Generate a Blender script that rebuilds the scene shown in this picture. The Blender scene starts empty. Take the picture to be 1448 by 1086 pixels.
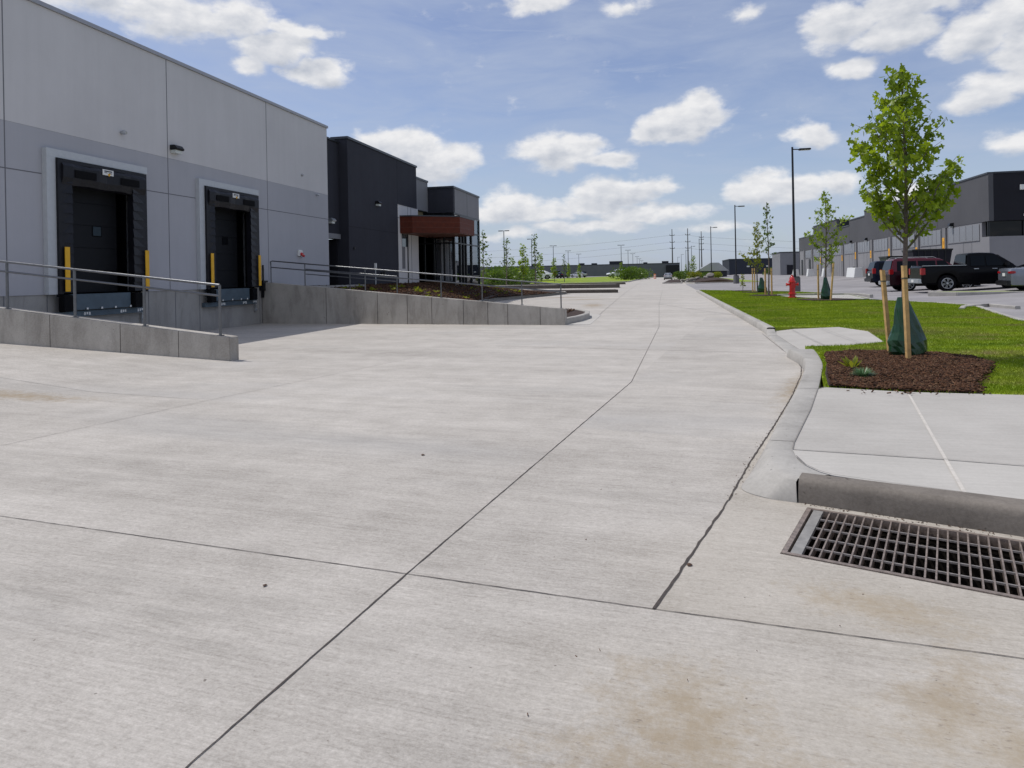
import bpy, bmesh, math, random
import numpy as np
from math import sin, cos, tan, atan, atan2, asin, pi, radians, sqrt, floor
from mathutils import Vector, Matrix
from mathutils.geometry import delaunay_2d_cdt, tessellate_polygon
random.seed(7)
S = bpy.context.scene
COL = S.collection

# ------------------------------------------------------------ camera (1448 x 1086 photograph)
EYE = 1.5; FPX = 965.0; YAW = atan(216/FPX); ROLL = .019; PX0, PY0 = 724.0, 390.1
cd = bpy.data.cameras.new("Camera"); cam = bpy.data.objects.new("Camera", cd); COL.objects.link(cam)
cd.sensor_width = 36; cd.lens = FPX/1448*36; cd.shift_y = -(543-PY0)/1448; cd.clip_start = .05; cd.clip_end = 6000
R0 = Vector((cos(YAW), sin(YAW), 0)); F0 = Vector((-sin(YAW), cos(YAW), 0)); U0 = Vector((0, 0, 1))
Rr = R0*cos(ROLL)-U0*sin(ROLL); Ur = R0*sin(ROLL)+U0*cos(ROLL)
mt = Matrix((Rr, Ur, -F0)).transposed().to_4x4(); mt.translation = (0, 0, EYE)
cam.matrix_world = mt; S.camera = cam

# ------------------------------------------------------------ world, sun, exposure
SUN_AZ = radians(-84); SUN_EL = radians(64)       # clockwise from +Y: the sun stands to the left, a little ahead
S.view_settings.view_transform = 'Standard'; S.view_settings.look = 'None'; S.view_settings.gamma = 1
S.view_settings.exposure = 0.0
SKY_STR = .125; SUN_STR = 3.1

def inv(px, py):
    a = px-PX0; b = PY0-py
    return (a*cos(ROLL)+b*sin(ROLL))/FPX, (-a*sin(ROLL)+b*cos(ROLL))/FPX
def dirpx(px, py):
    u, v = inv(px, py)
    return (R0*u+F0+U0*v).normalized()
def azel(px, py):
    d = dirpx(px, py); return atan2(d.x, d.y), asin(d.z)

w = bpy.data.worlds.new("World"); S.world = w; w.use_nodes = True
nt = w.node_tree; nt.nodes.clear()
class NG:
    def __init__(s, nt): s.nt = nt
    def n(s, t, **k):
        x = s.nt.nodes.new(t)
        for a, b in k.items(): setattr(x, a, b)
        return x
    def l(s, a, b): s.nt.links.new(a, b)
    def _in(s, sock, v):
        if hasattr(v, 'is_output') or isinstance(v, bpy.types.NodeSocket): s.l(v, sock)
        else: sock.default_value = v
    def m(s, op, a, b=None, c=None, clamp=False):
        x = s.n('ShaderNodeMath', operation=op, use_clamp=clamp)
        s._in(x.inputs[0], a)
        if b is not None: s._in(x.inputs[1], b)
        if c is not None: s._in(x.inputs[2], c)
        return x.outputs[0]
    def vm(s, op, a, b=None, c=None):
        x = s.n('ShaderNodeVectorMath', operation=op)
        s._in(x.inputs[0], a)
        if b is not None: s._in(x.inputs[1], b)
        if c is not None: s._in(x.inputs[2], c)
        return x.outputs['Value'] if op in ('LENGTH', 'DOT_PRODUCT') else x.outputs[0]
    def noise(s, vec, scale, detail=4, rough=.55, dist=0):
        x = s.n('ShaderNodeTexNoise'); s.l(vec, x.inputs['Vector'])
        x.inputs['Scale'].default_value = scale; x.inputs['Detail'].default_value = detail
        x.inputs['Roughness'].default_value = rough; x.inputs['Distortion'].default_value = dist
        return x.outputs['Fac']
    def mr(s, v, a, b, c=0., d=1., smooth=False):
        x = s.n('ShaderNodeMapRange'); s._in(x.inputs[0], v)
        if smooth: x.interpolation_type = 'SMOOTHSTEP'
        for i, q in enumerate((a, b, c, d)): x.inputs[i+1].default_value = q
        return x.outputs[0]
    def mix(s, f, a, b):
        x = s.n('ShaderNodeMix', data_type='RGBA'); s._in(x.inputs['Factor'], f)
        for sock, v in ((x.inputs['A'], a), (x.inputs['B'], b)):
            if isinstance(v, bpy.types.NodeSocket): s.l(v, sock)
            else: sock.default_value = (*v, 1) if len(v) == 3 else v
        return x.outputs['Result']
g = NG(nt)
sky = g.n('ShaderNodeTexSky', sky_type='NISHITA', sun_disc=False)
sky.sun_elevation = SUN_EL; sky.sun_rotation = SUN_AZ % (2*pi); sky.altitude = 200
sky.air_density = 1.0; sky.dust_density = 1.2; sky.ozone_density = 3.0
tc = g.n('ShaderNodeTexCoord'); D = tc.outputs['Generated']
sep = g.n('ShaderNodeSeparateXYZ'); g.l(D, sep.inputs[0]); dx, dy, dz = sep.outputs
az = g.m('ARCTAN2', dx, dy); el = g.m('ARCSINE', dz)
cmb = g.n('ShaderNodeCombineXYZ'); g.l(az, cmb.inputs[0]); g.l(g.m('MULTIPLY', el, 1.7), cmb.inputs[1]); AE = cmb.outputs[0]
# domain warp for ragged cloud edges
w1 = g.n('ShaderNodeTexNoise'); g.l(AE, w1.inputs['Vector']); w1.inputs['Scale'].default_value = 13; w1.inputs['Detail'].default_value = 5
wv = g.vm('MULTIPLY', g.vm('SUBTRACT', w1.outputs['Color'], (.5, .5, .5)), (.085, .065, 0))
AW = g.vm('ADD', AE, wv)
CL = [(790,213,66,22,1),(862,223,42,12,.8),(960,178,58,26,1.05),(990,160,40,24,1),(925,190,34,16,.9),(565,200,52,17,1),(612,228,56,26,1.1),
 (585,212,48,18,.9),(725,290,46,20,1),(700,300,60,14,.8),(870,272,60,24,1.05),(925,262,40,14,.9),(830,290,50,14,.9),(900,304,86,12,.75),(850,322,70,10,.75),(790,322,40,10,.6),(955,298,50,12,.6),(760,300,60,18,.8),(1010,322,60,9,.45),(730,330,50,9,.5),
 (1072,266,40,22,1.05),(1130,268,70,16,.85),(1185,262,40,20,.8),(1290,272,50,22,.7),
 (398,70,58,22,1.1),(350,92,30,14,.7),(340,30,52,24,.95),(452,104,50,17,1.1),(425,44,44,12,.9),(250,22,100,32,.85),(160,5,60,20,.7),(90,-40,120,50,.8),(260,-90,160,60,.9),
 (1190,30,48,36,1.0),(1262,48,56,24,1.0),(1290,5,90,30,1.0),(1385,50,62,30,1.05),(1440,20,60,34,1.0),(1330,-60,150,60,1.0),(1200,98,42,15,.85),(1142,184,36,18,.8),(1395,132,62,24,.95),(1440,118,50,22,.9),(1430,204,46,16,.75),
 (765,6,62,14,.8),(1045,18,28,12,.5),(880,8,30,14,.5),(1500,60,90,70,1),(1600,250,120,40,.8),(-120,60,150,60,.8),(-300,200,150,50,.9)]
def cloud_field(vec):
    f_ = None
    for (cx, cy, rx, ry, a) in CL:
        A, E = azel(cx, cy); A2, _ = azel(cx+rx, cy); _, E2 = azel(cx, cy-ry)
        ra = max(abs(A2-A)*1.45, .01); re = max(abs(E2-E)*1.5, .005)
        v = g.vm('MULTIPLY_ADD', vec, (1/ra, 1/(re*1.7), 0), (-A/ra, -E/re, 0))
        f = g.m('MULTIPLY', g.m('SUBTRACT', 1.0, g.vm('LENGTH', v)), a)
        f_ = f if f_ is None else g.m('MAXIMUM', f_, f)
    return f_
field = cloud_field(AW); field_up = cloud_field(g.vm('ADD', AW, (-.004, .030, 0)))
# general clouds away from the listed ones (behind the camera and overhead)
dzc = g.m('MAXIMUM', dz, .04)
pv = g.n('ShaderNodeCombineXYZ'); g.l(g.m('DIVIDE', dx, dzc), pv.inputs[0]); g.l(g.m('DIVIDE', dy, dzc), pv.inputs[1]); PV = pv.outputs[0]
gen = g.mr(g.noise(PV, .9, 6, .55), .5, .68, 0, 1.1)
back = g.mr(dy, .0, -.35, 0, 1)
ovh = g.mr(dz, .55, .8, 0, 1)
gen = g.m('MULTIPLY', gen, g.m('MAXIMUM', back, ovh))
field = g.m('MAXIMUM', field, g.m('MULTIPLY', gen, .9))
nz = g.noise(AE, 20, 9, .60)
nz_up = g.noise(g.vm('ADD', AE, (-.010, .016, 0)), 26, 4, .55)
nz_lo = g.noise(AE, 26, 4, .55)
dens = g.m('ADD', field, g.m('MULTIPLY', g.m('SUBTRACT', nz, .5), 1.0))
D1 = g.mr(dens, .08, .50, 0, .96, True)
relief = g.m('SUBTRACT', nz_lo, nz_up)
shade = g.m('SUBTRACT', g.m('MULTIPLY', relief, 1.7), g.m('MULTIPLY', g.m('MAXIMUM', g.m('ADD', field_up, g.m('MULTIPLY', g.m('SUBTRACT', nz, .5), .5)), 0.0), .95))
shade = g.mr(shade, -1.25, .08, 0, 1)
ccol = g.mix(shade, (.52, .56, .64), (.94, .935, .94))
# thin high veil and low bank of cloud near the horizon
st = g.n('ShaderNodeCombineXYZ'); g.l(g.m('MULTIPLY', az, 2.2), st.inputs[0]); g.l(g.m('MULTIPLY', el, 9), st.inputs[1])
veil = g.m('MAXIMUM', g.mr(g.noise(st.outputs[0], 2.2, 6, .6, .5), .34, .72, .12, .66), g.mr(g.noise(g.vm('MULTIPLY', st.outputs[0], (1.3, 3.0, 1)), 2.0, 7, .66, .8), .50, .76, 0, .6))
low = g.mr(el, .24, .03, 0, 1, True)
lown = g.mr(g.noise(st.outputs[0], 3.6, 6, .6, .3), .30, .62, .62, 1)
lowv = g.m('MULTIPLY', g.m('MULTIPLY', low, lown), .85)
veilc = g.m('MAXIMUM', veil, lowv)
bgs = g.n('ShaderNodeBackground'); 
skc = g.n('ShaderNodeHueSaturation'); g.l(sky.outputs[0], skc.inputs['Color']); skc.inputs['Saturation'].default_value = .95; skc.inputs['Hue'].default_value = .512; skc.inputs['Value'].default_value = .96
g.l(skc.outputs[0], bgs.inputs[0]); bgs.inputs[1].default_value = SKY_STR
bgv = g.n('ShaderNodeBackground'); bgv.inputs[0].default_value = (.46, .53, .67, 1); bgv.inputs[1].default_value = 1
bgc = g.n('ShaderNodeBackground'); g.l(ccol, bgc.inputs[0]); bgc.inputs[1].default_value = .93
mx1 = g.n('ShaderNodeMixShader'); g.l(veilc, mx1.inputs[0]); g.l(bgs.outputs[0], mx1.inputs[1]); g.l(bgv.outputs[0], mx1.inputs[2])
mx2 = g.n('ShaderNodeMixShader'); g.l(D1, mx2.inputs[0]); g.l(mx1.outputs[0], mx2.inputs[1]); g.l(bgc.outputs[0], mx2.inputs[2])
wo = g.n('ShaderNodeOutputWorld'); g.l(mx2.outputs[0], wo.inputs[0])

sl = bpy.data.lights.new("Sun", 'SUN'); sl.energy = SUN_STR; sl.angle = radians(.55); sl.color = (1, .96, .9)
so = bpy.data.objects.new("Sun", sl); COL.objects.link(so)
SD = Vector((sin(SUN_AZ)*cos(SUN_EL), cos(SUN_AZ)*cos(SUN_EL), sin(SUN_EL)))
so.rotation_euler = SD.to_track_quat('Z', 'Y').to_euler()
S.cycles.use_adaptive_sampling = True
S.cycles.max_bounces = 8; S.cycles.transparent_max_bounces = 12
S.cycles.use_denoising = True

# ------------------------------------------------------------ measuring helpers
def G(px, py, z=0.):
    u, v = inv(px, py); Z = (z-EYE)/v; X = u*Z
    return (X*cos(YAW)-Z*sin(YAW), X*sin(YAW)+Z*cos(YAW))
def WZ(px, Z, py=None):
    u, v = inv(px, py if py is not None else 386+.019*(940-px))
    X = u*Z; return (X*cos(YAW)-Z*sin(YAW), X*sin(YAW)+Z*cos(YAW))
def yh(px): return 386+.019*(940-px)
def lerp(a, b, t): return a+(b-a)*t
def clamp(x, a=0., b=1.): return max(a, min(b, x))
def pl(tab, x):
    if x <= tab[0][0]: return tab[0][1]
    for (a, b), (c, d) in zip(tab, tab[1:]):
        if x <= c: return b+(d-b)*(x-a)/(c-a)
    return tab[-1][1]
def gz(x, y):                                   # concrete yard: rises a little to the left in front of the low wall
    return .06*clamp(-7.8-x, 0, 7)*(1 if y < 11.35 else clamp((11.6-y)/.25))
ZL = [(4, .006), (9.5, .08), (12, .1), (15, .22), (22, .66), (60, .7)]
def zl(x, y=0): return pl(ZL, x)

# ------------------------------------------------------------ mesh helpers
WORLD = {}
class MB:
    def __init__(s): s.v = []; s.f = []; s.mi = []; s.cur = 0
    def add(s, vs, fs):
        b = len(s.v); s.v += [tuple(v) for v in vs]; s.f += [tuple(i+b for i in f) for f in fs]; s.mi += [s.cur]*len(fs); return s
    def box(s, x0, x1, y0, y1, z0, z1):
        if x0 > x1: x0, x1 = x1, x0
        if y0 > y1: y0, y1 = y1, y0
        if z0 > z1: z0, z1 = z1, z0
        return s.add([(x0,y0,z0),(x1,y0,z0),(x1,y1,z0),(x0,y1,z0),(x0,y0,z1),(x1,y0,z1),(x1,y1,z1),(x0,y1,z1)],
                     [(0,3,2,1),(4,5,6,7),(0,1,5,4),(1,2,6,5),(2,3,7,6),(3,0,4,7)])
    def tube(s, pts, rad, n=8, cap=True):
        pts = [Vector(p) for p in pts]
        if not hasattr(rad, '__len__'): rad = [rad]*len(pts)
        vs = []; up = None
        for i, p in enumerate(pts):
            t = (pts[min(i+1, len(pts)-1)]-pts[max(i-1, 0)])
            if t.length < 1e-9: t = Vector((0, 0, 1))
            t.normalize()
            if up is None:
                up = Vector((0, 0, 1)) if abs(t.z) < .9 else Vector((1, 0, 0))
            a = t.cross(up); a.normalize(); b = a.cross(t); up = b
            for k in range(n):
                an = 2*pi*k/n; vs.append(p+(a*cos(an)+b*sin(an))*rad[i])
        fs = []
        for i in range(len(pts)-1):
            for k in range(n):
                k2 = (k+1) % n; fs.append((i*n+k, i*n+k2, (i+1)*n+k2, (i+1)*n+k))
        if cap:
            fs.append(tuple(range(n))[::-1]); fs.append(tuple((len(pts)-1)*n+k for k in range(n)))
        return s.add(vs, fs)
    def cyl(s, x, y, z0, z1, r, r1=None, n=16): return s.tube([(x, y, z0), (x, y, z1)], [r, r if r1 is None else r1], n)
    def lathe(s, prof, n=20, c=(0, 0, 0), axis='z', cap=True):
        vs = []
        for (r, h) in prof:
            for k in range(n):
                a = 2*pi*k/n
                if axis == 'z': vs.append((c[0]+r*cos(a), c[1]+r*sin(a), c[2]+h))
                else: vs.append((c[0]+r*cos(a), c[1]+h, c[2]+r*sin(a)))
        fs = []
        for i in range(len(prof)-1):
            for k in range(n):
                k2 = (k+1) % n; fs.append((i*n+k, i*n+k2, (i+1)*n+k2, (i+1)*n+k))
        if cap: fs.append(tuple(range(n))); fs.append(tuple((len(prof)-1)*n+k for k in range(n)))
        return s.add(vs, fs)
    def prism(s, poly, z0, z1):                 # horizontal polygon, extruded up; z0/z1 numbers or functions
        n = len(poly)
        f0 = z0 if callable(z0) else (lambda x, y: z0); f1 = z1 if callable(z1) else (lambda x, y: z1)
        ar = sum(poly[i][0]*poly[(i+1) % n][1]-poly[(i+1) % n][0]*poly[i][1] for i in range(n))
        if ar < 0: poly = poly[::-1]
        vs = [(x, y, f0(x, y)) for x, y in poly]+[(x, y, f1(x, y)) for x, y in poly]
        tr = tessellate_polygon([[Vector((x, y, 0)) for x, y in poly]])
        fs = [tuple(i+n for i in t) for t in tr]
        fs = [(f if ((Vector(vs[f[1]])-Vector(vs[f[0]])).cross(Vector(vs[f[2]])-Vector(vs[f[0]]))).z > 0 else f[::-1]) for f in fs]
        fs += [(i, (i+1) % n, (i+1) % n+n, i+n) for i in range(n)]
        return s.add(vs, fs)
    def slab_y(s, poly, y0, y1):                # polygon in x,z extruded along y
        n = len(poly); vs = [(x, y0, z) for x, z in poly]+[(x, y1, z) for x, z in poly]
        tr = tessellate_polygon([[Vector((x, z, 0)) for x, z in poly]])
        fs = [tuple(t) for t in tr]+[tuple(i+n for i in t)[::-1] for t in tr]+[(i, (i+1) % n, (i+1) % n+n, i+n) for i in range(n)]
        return s.add(vs, fs)
def link(name, me, parent=None):
    o = bpy.data.objects.new(name, me); COL.objects.link(o)
    if parent is not None: o.parent = parent
    return o
def build(name, mb, mat, parent=None, smooth=False, bevel=0, seg=2, loc=None):
    off = Vector((0, 0, 0)); p = parent
    while p is not None:
        if p.name in WORLD: off = WORLD[p.name]
        p = p.parent
    vs = [(v[0]-off.x, v[1]-off.y, v[2]-off.z) for v in mb.v]
    if loc is not None: vs = [(v[0]-loc[0], v[1]-loc[1], v[2]-loc[2]) for v in vs]
    me = bpy.data.meshes.new(name); me.from_pydata(vs, [], mb.f)
    for m in (mat if isinstance(mat, (list, tuple)) else [mat]): me.materials.append(m)
    me.polygons.foreach_set('material_index', mb.mi)
    bm = bmesh.new(); bm.from_mesh(me); bmesh.ops.recalc_face_normals(bm, faces=bm.faces)
    if bevel:
        bmesh.ops.remove_doubles(bm, verts=bm.verts, dist=1e-5)
        ed = [e for e in bm.edges if len(e.link_faces) == 2 and e.calc_face_angle(0) > .5]
        bmesh.ops.bevel(bm, geom=ed, offset=bevel, segments=seg, affect='EDGES', clamp_overlap=True)
    bm.to_mesh(me); bm.free()
    if smooth:
        me.polygons.foreach_set('use_smooth', [True]*len(me.polygons))
        try: me.set_sharp_from_angle(angle=radians(38))
        except Exception: pass
    me.update()
    o = link(name, me, parent)
    if loc is not None: o.location = loc
    return o
def thing(name, label, cat, loc=(0, 0, 0), rz=0, group=None, world=False):
    o = bpy.data.objects.new(name, None); COL.objects.link(o); o.empty_display_size = .3
    o.location = loc; o.rotation_euler = (0, 0, rz); o['label'] = label; o['category'] = cat
    if group: o['group'] = group
    if world: WORLD[o.name] = Vector(loc)
    return o
def tag(o, label, cat, group=None):
    o['label'] = label; o['category'] = cat
    if group: o['group'] = group
    return o
def struct(name, mb, mat, **k):
    o = build(name, mb, mat, **k); o['kind'] = 'structure'; return o
def dup(root, loc, rz=0, sc=1, label=None, group=None):
    r = root.copy(); COL.objects.link(r); r.location = loc; r.rotation_euler = (0, 0, rz); r.scale = (sc,)*3 if not hasattr(sc, '__len__') else sc
    if label: r['label'] = label
    if group: r['group'] = group
    for ch in list(root.children):
        c = ch.copy(); COL.objects.link(c); c.parent = r
        for gg in ch.children:
            d = gg.copy(); COL.objects.link(d); d.parent = c
    return r
def tri_mesh(name, verts, faces_flat, nper, mat, parent=None, smooth=False):
    me = bpy.data.meshes.new(name); nv = len(verts); nf = len(faces_flat)//nper
    me.vertices.add(nv); me.vertices.foreach_set('co', np.asarray(verts, dtype=np.float32).ravel())
    me.loops.add(nf*nper); me.loops.foreach_set('vertex_index', np.asarray(faces_flat, dtype=np.int32))
    me.polygons.add(nf); me.polygons.foreach_set('loop_start', np.arange(0, nf*nper, nper, dtype=np.int32))
    me.update(calc_edges=True); me.materials.append(mat)
    if smooth: me.polygons.foreach_set('use_smooth', [True]*nf)
    return link(name, me, parent)

# ------------------------------------------------------------ materials
def new_mat(name):
    m = bpy.data.materials.new(name); m.use_nodes = True; nt = m.node_tree; b = nt.nodes['Principled BSDF']; return m, NG(nt), b
def srgb(r, g_, b): return tuple(((c/255)/12.92 if c/255 <= .04045 else (((c/255)+.055)/1.055)**2.4) for c in (r, g_, b))
def simple(name, col, rough=.6, metal=0, spec=.5, var=.08, scale=8, bump=0, coat=0):
    m, g, b = new_mat(name)
    tc = g.n('ShaderNodeTexCoord'); nz = g.noise(tc.outputs['Object'], scale, 5, .6)
    c = g.mix(g.mr(nz, .3, .7), tuple(x*(1-var) for x in col), tuple(min(1, x*(1+var)) for x in col))
    g.l(c, b.inputs['Base Color']); b.inputs['Roughness'].default_value = rough; b.inputs['Metallic'].default_value = metal
    b.inputs['Specular IOR Level'].default_value = spec
    if coat: b.inputs['Coat Weight'].default_value = coat; b.inputs['Coat Roughness'].default_value = .04
    if var and rough > .2: g.l(g.mr(nz, .3, .7, rough*.85, min(1, rough*1.1)), b.inputs['Roughness'])
    if bump:
        bp = g.n('ShaderNodeBump'); bp.inputs['Strength'].default_value = bump; bp.inputs['Distance'].default_value = .01
        g.l(g.noise(tc.outputs['Object'], scale*6, 4), bp.inputs['Height']); g.l(bp.outputs[0], b.inputs['Normal'])
    return m
def ell(g, P, cx, cy, rx, ry, ang=0):            # soft blot on the ground plane in metres
    mp = g.n('ShaderNodeMapping', vector_type='TEXTURE'); g.l(P, mp.inputs[0]); mp.inputs['Location'].default_value = (cx, cy, 0)
    mp.inputs['Rotation'].default_value = (0, 0, ang); mp.inputs['Scale'].default_value = (rx, ry, 1e3)
    return g.mr(g.vm('LENGTH', mp.outputs[0]), 1.15, .15, 0, 1)
def road_mat():
    m, g, b = new_mat("broomed_concrete"); geo = g.n('ShaderNodeNewGeometry'); P = geo.outputs['Position']
    mp = g.n('ShaderNodeMapping'); g.l(P, mp.inputs[0]); mp.inputs['Rotation'].default_value = (0, 0, radians(6)); Q = mp.outputs[0]
    def side(p, q):
        n_ = Vector((-(q[1]-p[1]), q[0]-p[0], 0)).normalized(); return g.m('GREATER_THAN', g.m('SUBTRACT', g.vm('DOT_PRODUCT', P, (n_.x, n_.y, 0)), n_.x*p[0]+n_.y*p[1]), 0.0)
    s1 = side((-1.47, 1.85), (-.48, 9.58)); s2 = side((-1.30, 3.25), (-.07, 3.10)); s3 = side((-5.83, 7.61), (.88, 6.33)); s4 = side((.98, 6.91), (-.07, 3.10)); s5 = side((-6.09, 5.17), (-4.59, 12.18))
    gut = g.m('MULTIPLY', s4, s2)
    off = g.n('ShaderNodeCombineXYZ'); g.l(g.m('ADD', g.m('MULTIPLY', s1, 7.3), g.m('MULTIPLY', s2, 3.1)), off.inputs[0]); g.l(g.m('ADD', g.m('ADD', g.m('MULTIPLY', s2, 5.7), g.m('MULTIPLY', s4, 11.9)), g.m('MULTIPLY', s3, 2.9)), off.inputs[1])
    Q = g.vm('ADD', Q, off.outputs[0])
    st = g.vm('MULTIPLY', Q, (.7, 9, 1)); st2 = g.vm('MULTIPLY', Q, (3., 80, 1)); st3 = g.vm('MULTIPLY', Q, (.16, 1.3, 1))
    big = g.noise(P, .42, 7, .66); mid = g.noise(P, 2.6, 5, .65); fine = g.noise(P, 60, 6, .8); str1 = g.noise(st, 1, 6, .65); str2 = g.noise(st2, 1, 6, .7); str3 = g.noise(st3, 1, 7, .68, .3)
    fine2 = g.noise(g.vm('MULTIPLY', Q, (90, 170, 1)), 1, 3, .7); grit = g.noise(g.vm('MULTIPLY', Q, (22, 40, 1)), 1, 6, .78)
    v = g.m('ADD', g.m('MULTIPLY', g.m('SUBTRACT', big, .5), .62), g.m('MULTIPLY', g.m('SUBTRACT', str3, .5), .62))
    v = g.m('ADD', v, g.m('MULTIPLY', g.m('SUBTRACT', str1, .5), .42))
    v = g.m('ADD', v, g.m('MULTIPLY', g.m('SUBTRACT', str2, .5), .75))
    v = g.m('ADD', v, g.m('MULTIPLY', g.m('SUBTRACT', fine, .5), 1.0))
    v = g.m('ADD', v, g.m('MULTIPLY', g.m('SUBTRACT', fine2, .5), .55))
    v = g.m('ADD', v, g.m('MULTIPLY', g.m('SUBTRACT', grit, .5), .95))
    v = g.m('ADD', v, g.m('MULTIPLY', g.m('SUBTRACT', mid, .5), .5))
    v = g.m('ADD', v, g.m('ADD', g.m('ADD', g.m('MULTIPLY', s1, .05), g.m('MULTIPLY', s2, -.035)), g.m('ADD', g.m('MULTIPLY', s3, .055), g.m('MULTIPLY', s5, -.05))))
    c = g.mix(g.mr(v, -.60, .50), (.19, .172, .150), (.57, .536, .496))
    gk = None
    for e in [(*G(120, 665), 2.2, .5, -.15), (*G(300, 880), 1.1, .35, -.1), (*G(480, 620), 2.6, .4, -.1), (*G(820, 560), 3.5, .5, -.1), (*G(60, 850), .8, .5, .2), (*G(620, 500), 4.5, .7, -.1), (*G(900, 700), .9, .18, -.12), (*G(1000, 480), 1.6, 2.2, 0)]:
        q = ell(g, P, *e); gk = q if gk is None else g.m('MAXIMUM', gk, q)
    c = g.mix(g.m('MULTIPLY', gk, g.mr(g.noise(g.vm('MULTIPLY', Q, (1.2, 7, 1)), 1, 7, .75), .40, .64, 0, .38)), c, (.20, .188, .17))
    # tyre-worn greyer bands across the yard
    band = g.mr(g.noise(g.vm('MULTIPLY', Q, (.14, .5, 1)), 1, 3, .5), .55, .72, 0, .4)
    c = g.mix(band, c, (.33, .325, .32))
    # brown silt stains
    s = None
    for e in ((.05, 2.35, .42, .55, .3), (-.05, 2.05, .6, .34, 0), (.25, 2.1, .5, .25, 0), (.95, 2.6, .26, .55, -.5), (1.2, 2.35, .7, .3, -.2), (1.75, 2.75, .5, .2, -.3), (.9, 3.3, .5, .25, -.35), (-8.5, 7.4, 1.8, .35, 0), (-4.6, 41, 2.5, 1.2, .3), (-6.5, 45, 3.5, 1.4, .2), (-3.4, 33, .8, 3, .1), (1.75, 9.6, .3, 2.4, -.3), (-9.5, 5.6, 2, .3, 0)):
        q = ell(g, P, *e); s = q if s is None else g.m('MAXIMUM', s, q)
    s = g.m('MULTIPLY', g.mr(g.m('ADD', g.m('MULTIPLY', s, .36), g.m('MULTIPLY', g.noise(P, 7, 10, .82), 1.15)), .68, 1.0, 0, 1), g.mr(s, 0, .3, 0, 1))
    c = g.mix(g.m('MULTIPLY', s, .82), c, (.275, .215, .14))
    wash = g.m('MAXIMUM', ell(g, P, 1.1, 3.3, 1.5, .9, -.35), ell(g, P, .9, 2.3, 1.6, .7, -.2))
    c = g.mix(g.m('MAXIMUM', g.m('MULTIPLY', wash, .30), g.m('MULTIPLY', gut, .22)), c, (.44, .39, .31))
    gr = g.mr(g.noise(g.vm('MULTIPLY', Q, (16, 44, 1)), 1, 5, .72), .585, .66, 0, 1)
    c = g.mix(g.m('MULTIPLY', gr, g.m('ADD', .30, g.m('MULTIPLY', s, .45))), c, (.17, .14, .115))
    pit = g.mr(g.noise(P, 26, 2, .4), .775, .80, 0, .75); c = g.mix(pit, c, (.12, .10, .085))
    g.l(c, b.inputs['Base Color']); b.inputs['Roughness'].default_value = .85; b.inputs['Specular IOR Level'].default_value = .3
    h = g.m('ADD', g.m('MULTIPLY', str2, .9), g.m('MULTIPLY', fine, .7))
    bp = g.n('ShaderNodeBump'); bp.inputs['Strength'].default_value = .55; bp.inputs['Distance'].default_value = .006
    g.l(h, bp.inputs['Height']); g.l(bp.outputs[0], b.inputs['Normal']); return m
def conc_mat(name, lo, hi, streak=(2, 30, 2), bump=.3, stain=.0, rough=.85, vert=False):
    m, g, b = new_mat(name); geo = g.n('ShaderNodeNewGeometry'); P = geo.outputs['Position']
    v = g.m('ADD', g.m('MULTIPLY', g.noise(P, 1.1, 6, .6), .4), g.m('MULTIPLY', g.noise(g.vm('MULTIPLY', P, streak), 1, 5, .65), .3))
    v = g.m('ADD', v, g.m('MULTIPLY', g.noise(P, 45, 4, .7), .3))
    c = g.mix(g.mr(v, .33, .67), lo, hi)
    if stain:
        if vert:
            dr = g.mr(g.noise(g.vm('MULTIPLY', P, (3.2, 3.2, .7)), 1, 7, .65, .6), .5, .75, 0, stain)
        else: dr = g.mr(g.noise(P, 1.6, 8, .7, .8), .52, .75, 0, stain)
        c = g.mix(dr, c, tuple(x*.5 for x in lo))
        c = g.mix(g.mr(g.noise(P, 21, 2, .4), .72, .76, 0, .6), c, tuple(x*.35 for x in lo))
    g.l(c, b.inputs['Base Color']); b.inputs['Roughness'].default_value = rough; b.inputs['Specular IOR Level'].default_value = .3
    if bump:
        bp = g.n('ShaderNodeBump'); bp.inputs['Strength'].default_value = bump; bp.inputs['Distance'].default_value = .006
        g.l(v, bp.inputs['Height']); g.l(bp.outputs[0], b.inputs['Normal'])
    return m
def wall_paint(name, col, var=.05, rough=.75):
    m, g, b = new_mat(name); geo = g.n('ShaderNodeNewGeometry'); P = geo.outputs['Position']
    v = g.m('ADD', g.m('MULTIPLY', g.noise(P, .28, 7, .66), .68), g.m('MULTIPLY', g.noise(g.vm('MULTIPLY', P, (3.5, 3.5, .22)), 1, 7, .72), .32))
    c = g.mix(g.mr(v, .35, .65), tuple(x*(1-var*1.6) for x in col), tuple(x*(1+var) for x in col))
    g.l(c, b.inputs['Base Color']); b.inputs['Roughness'].default_value = rough; b.inputs['Specular IOR Level'].default_value = .2
    bp = g.n('ShaderNodeBump'); bp.inputs['Strength'].default_value = .12; bp.inputs['Distance'].default_value = .006
    g.l(g.noise(P, 55, 3, .6), bp.inputs['Height']); g.l(bp.outputs[0], b.inputs['Normal']); return m
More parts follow.
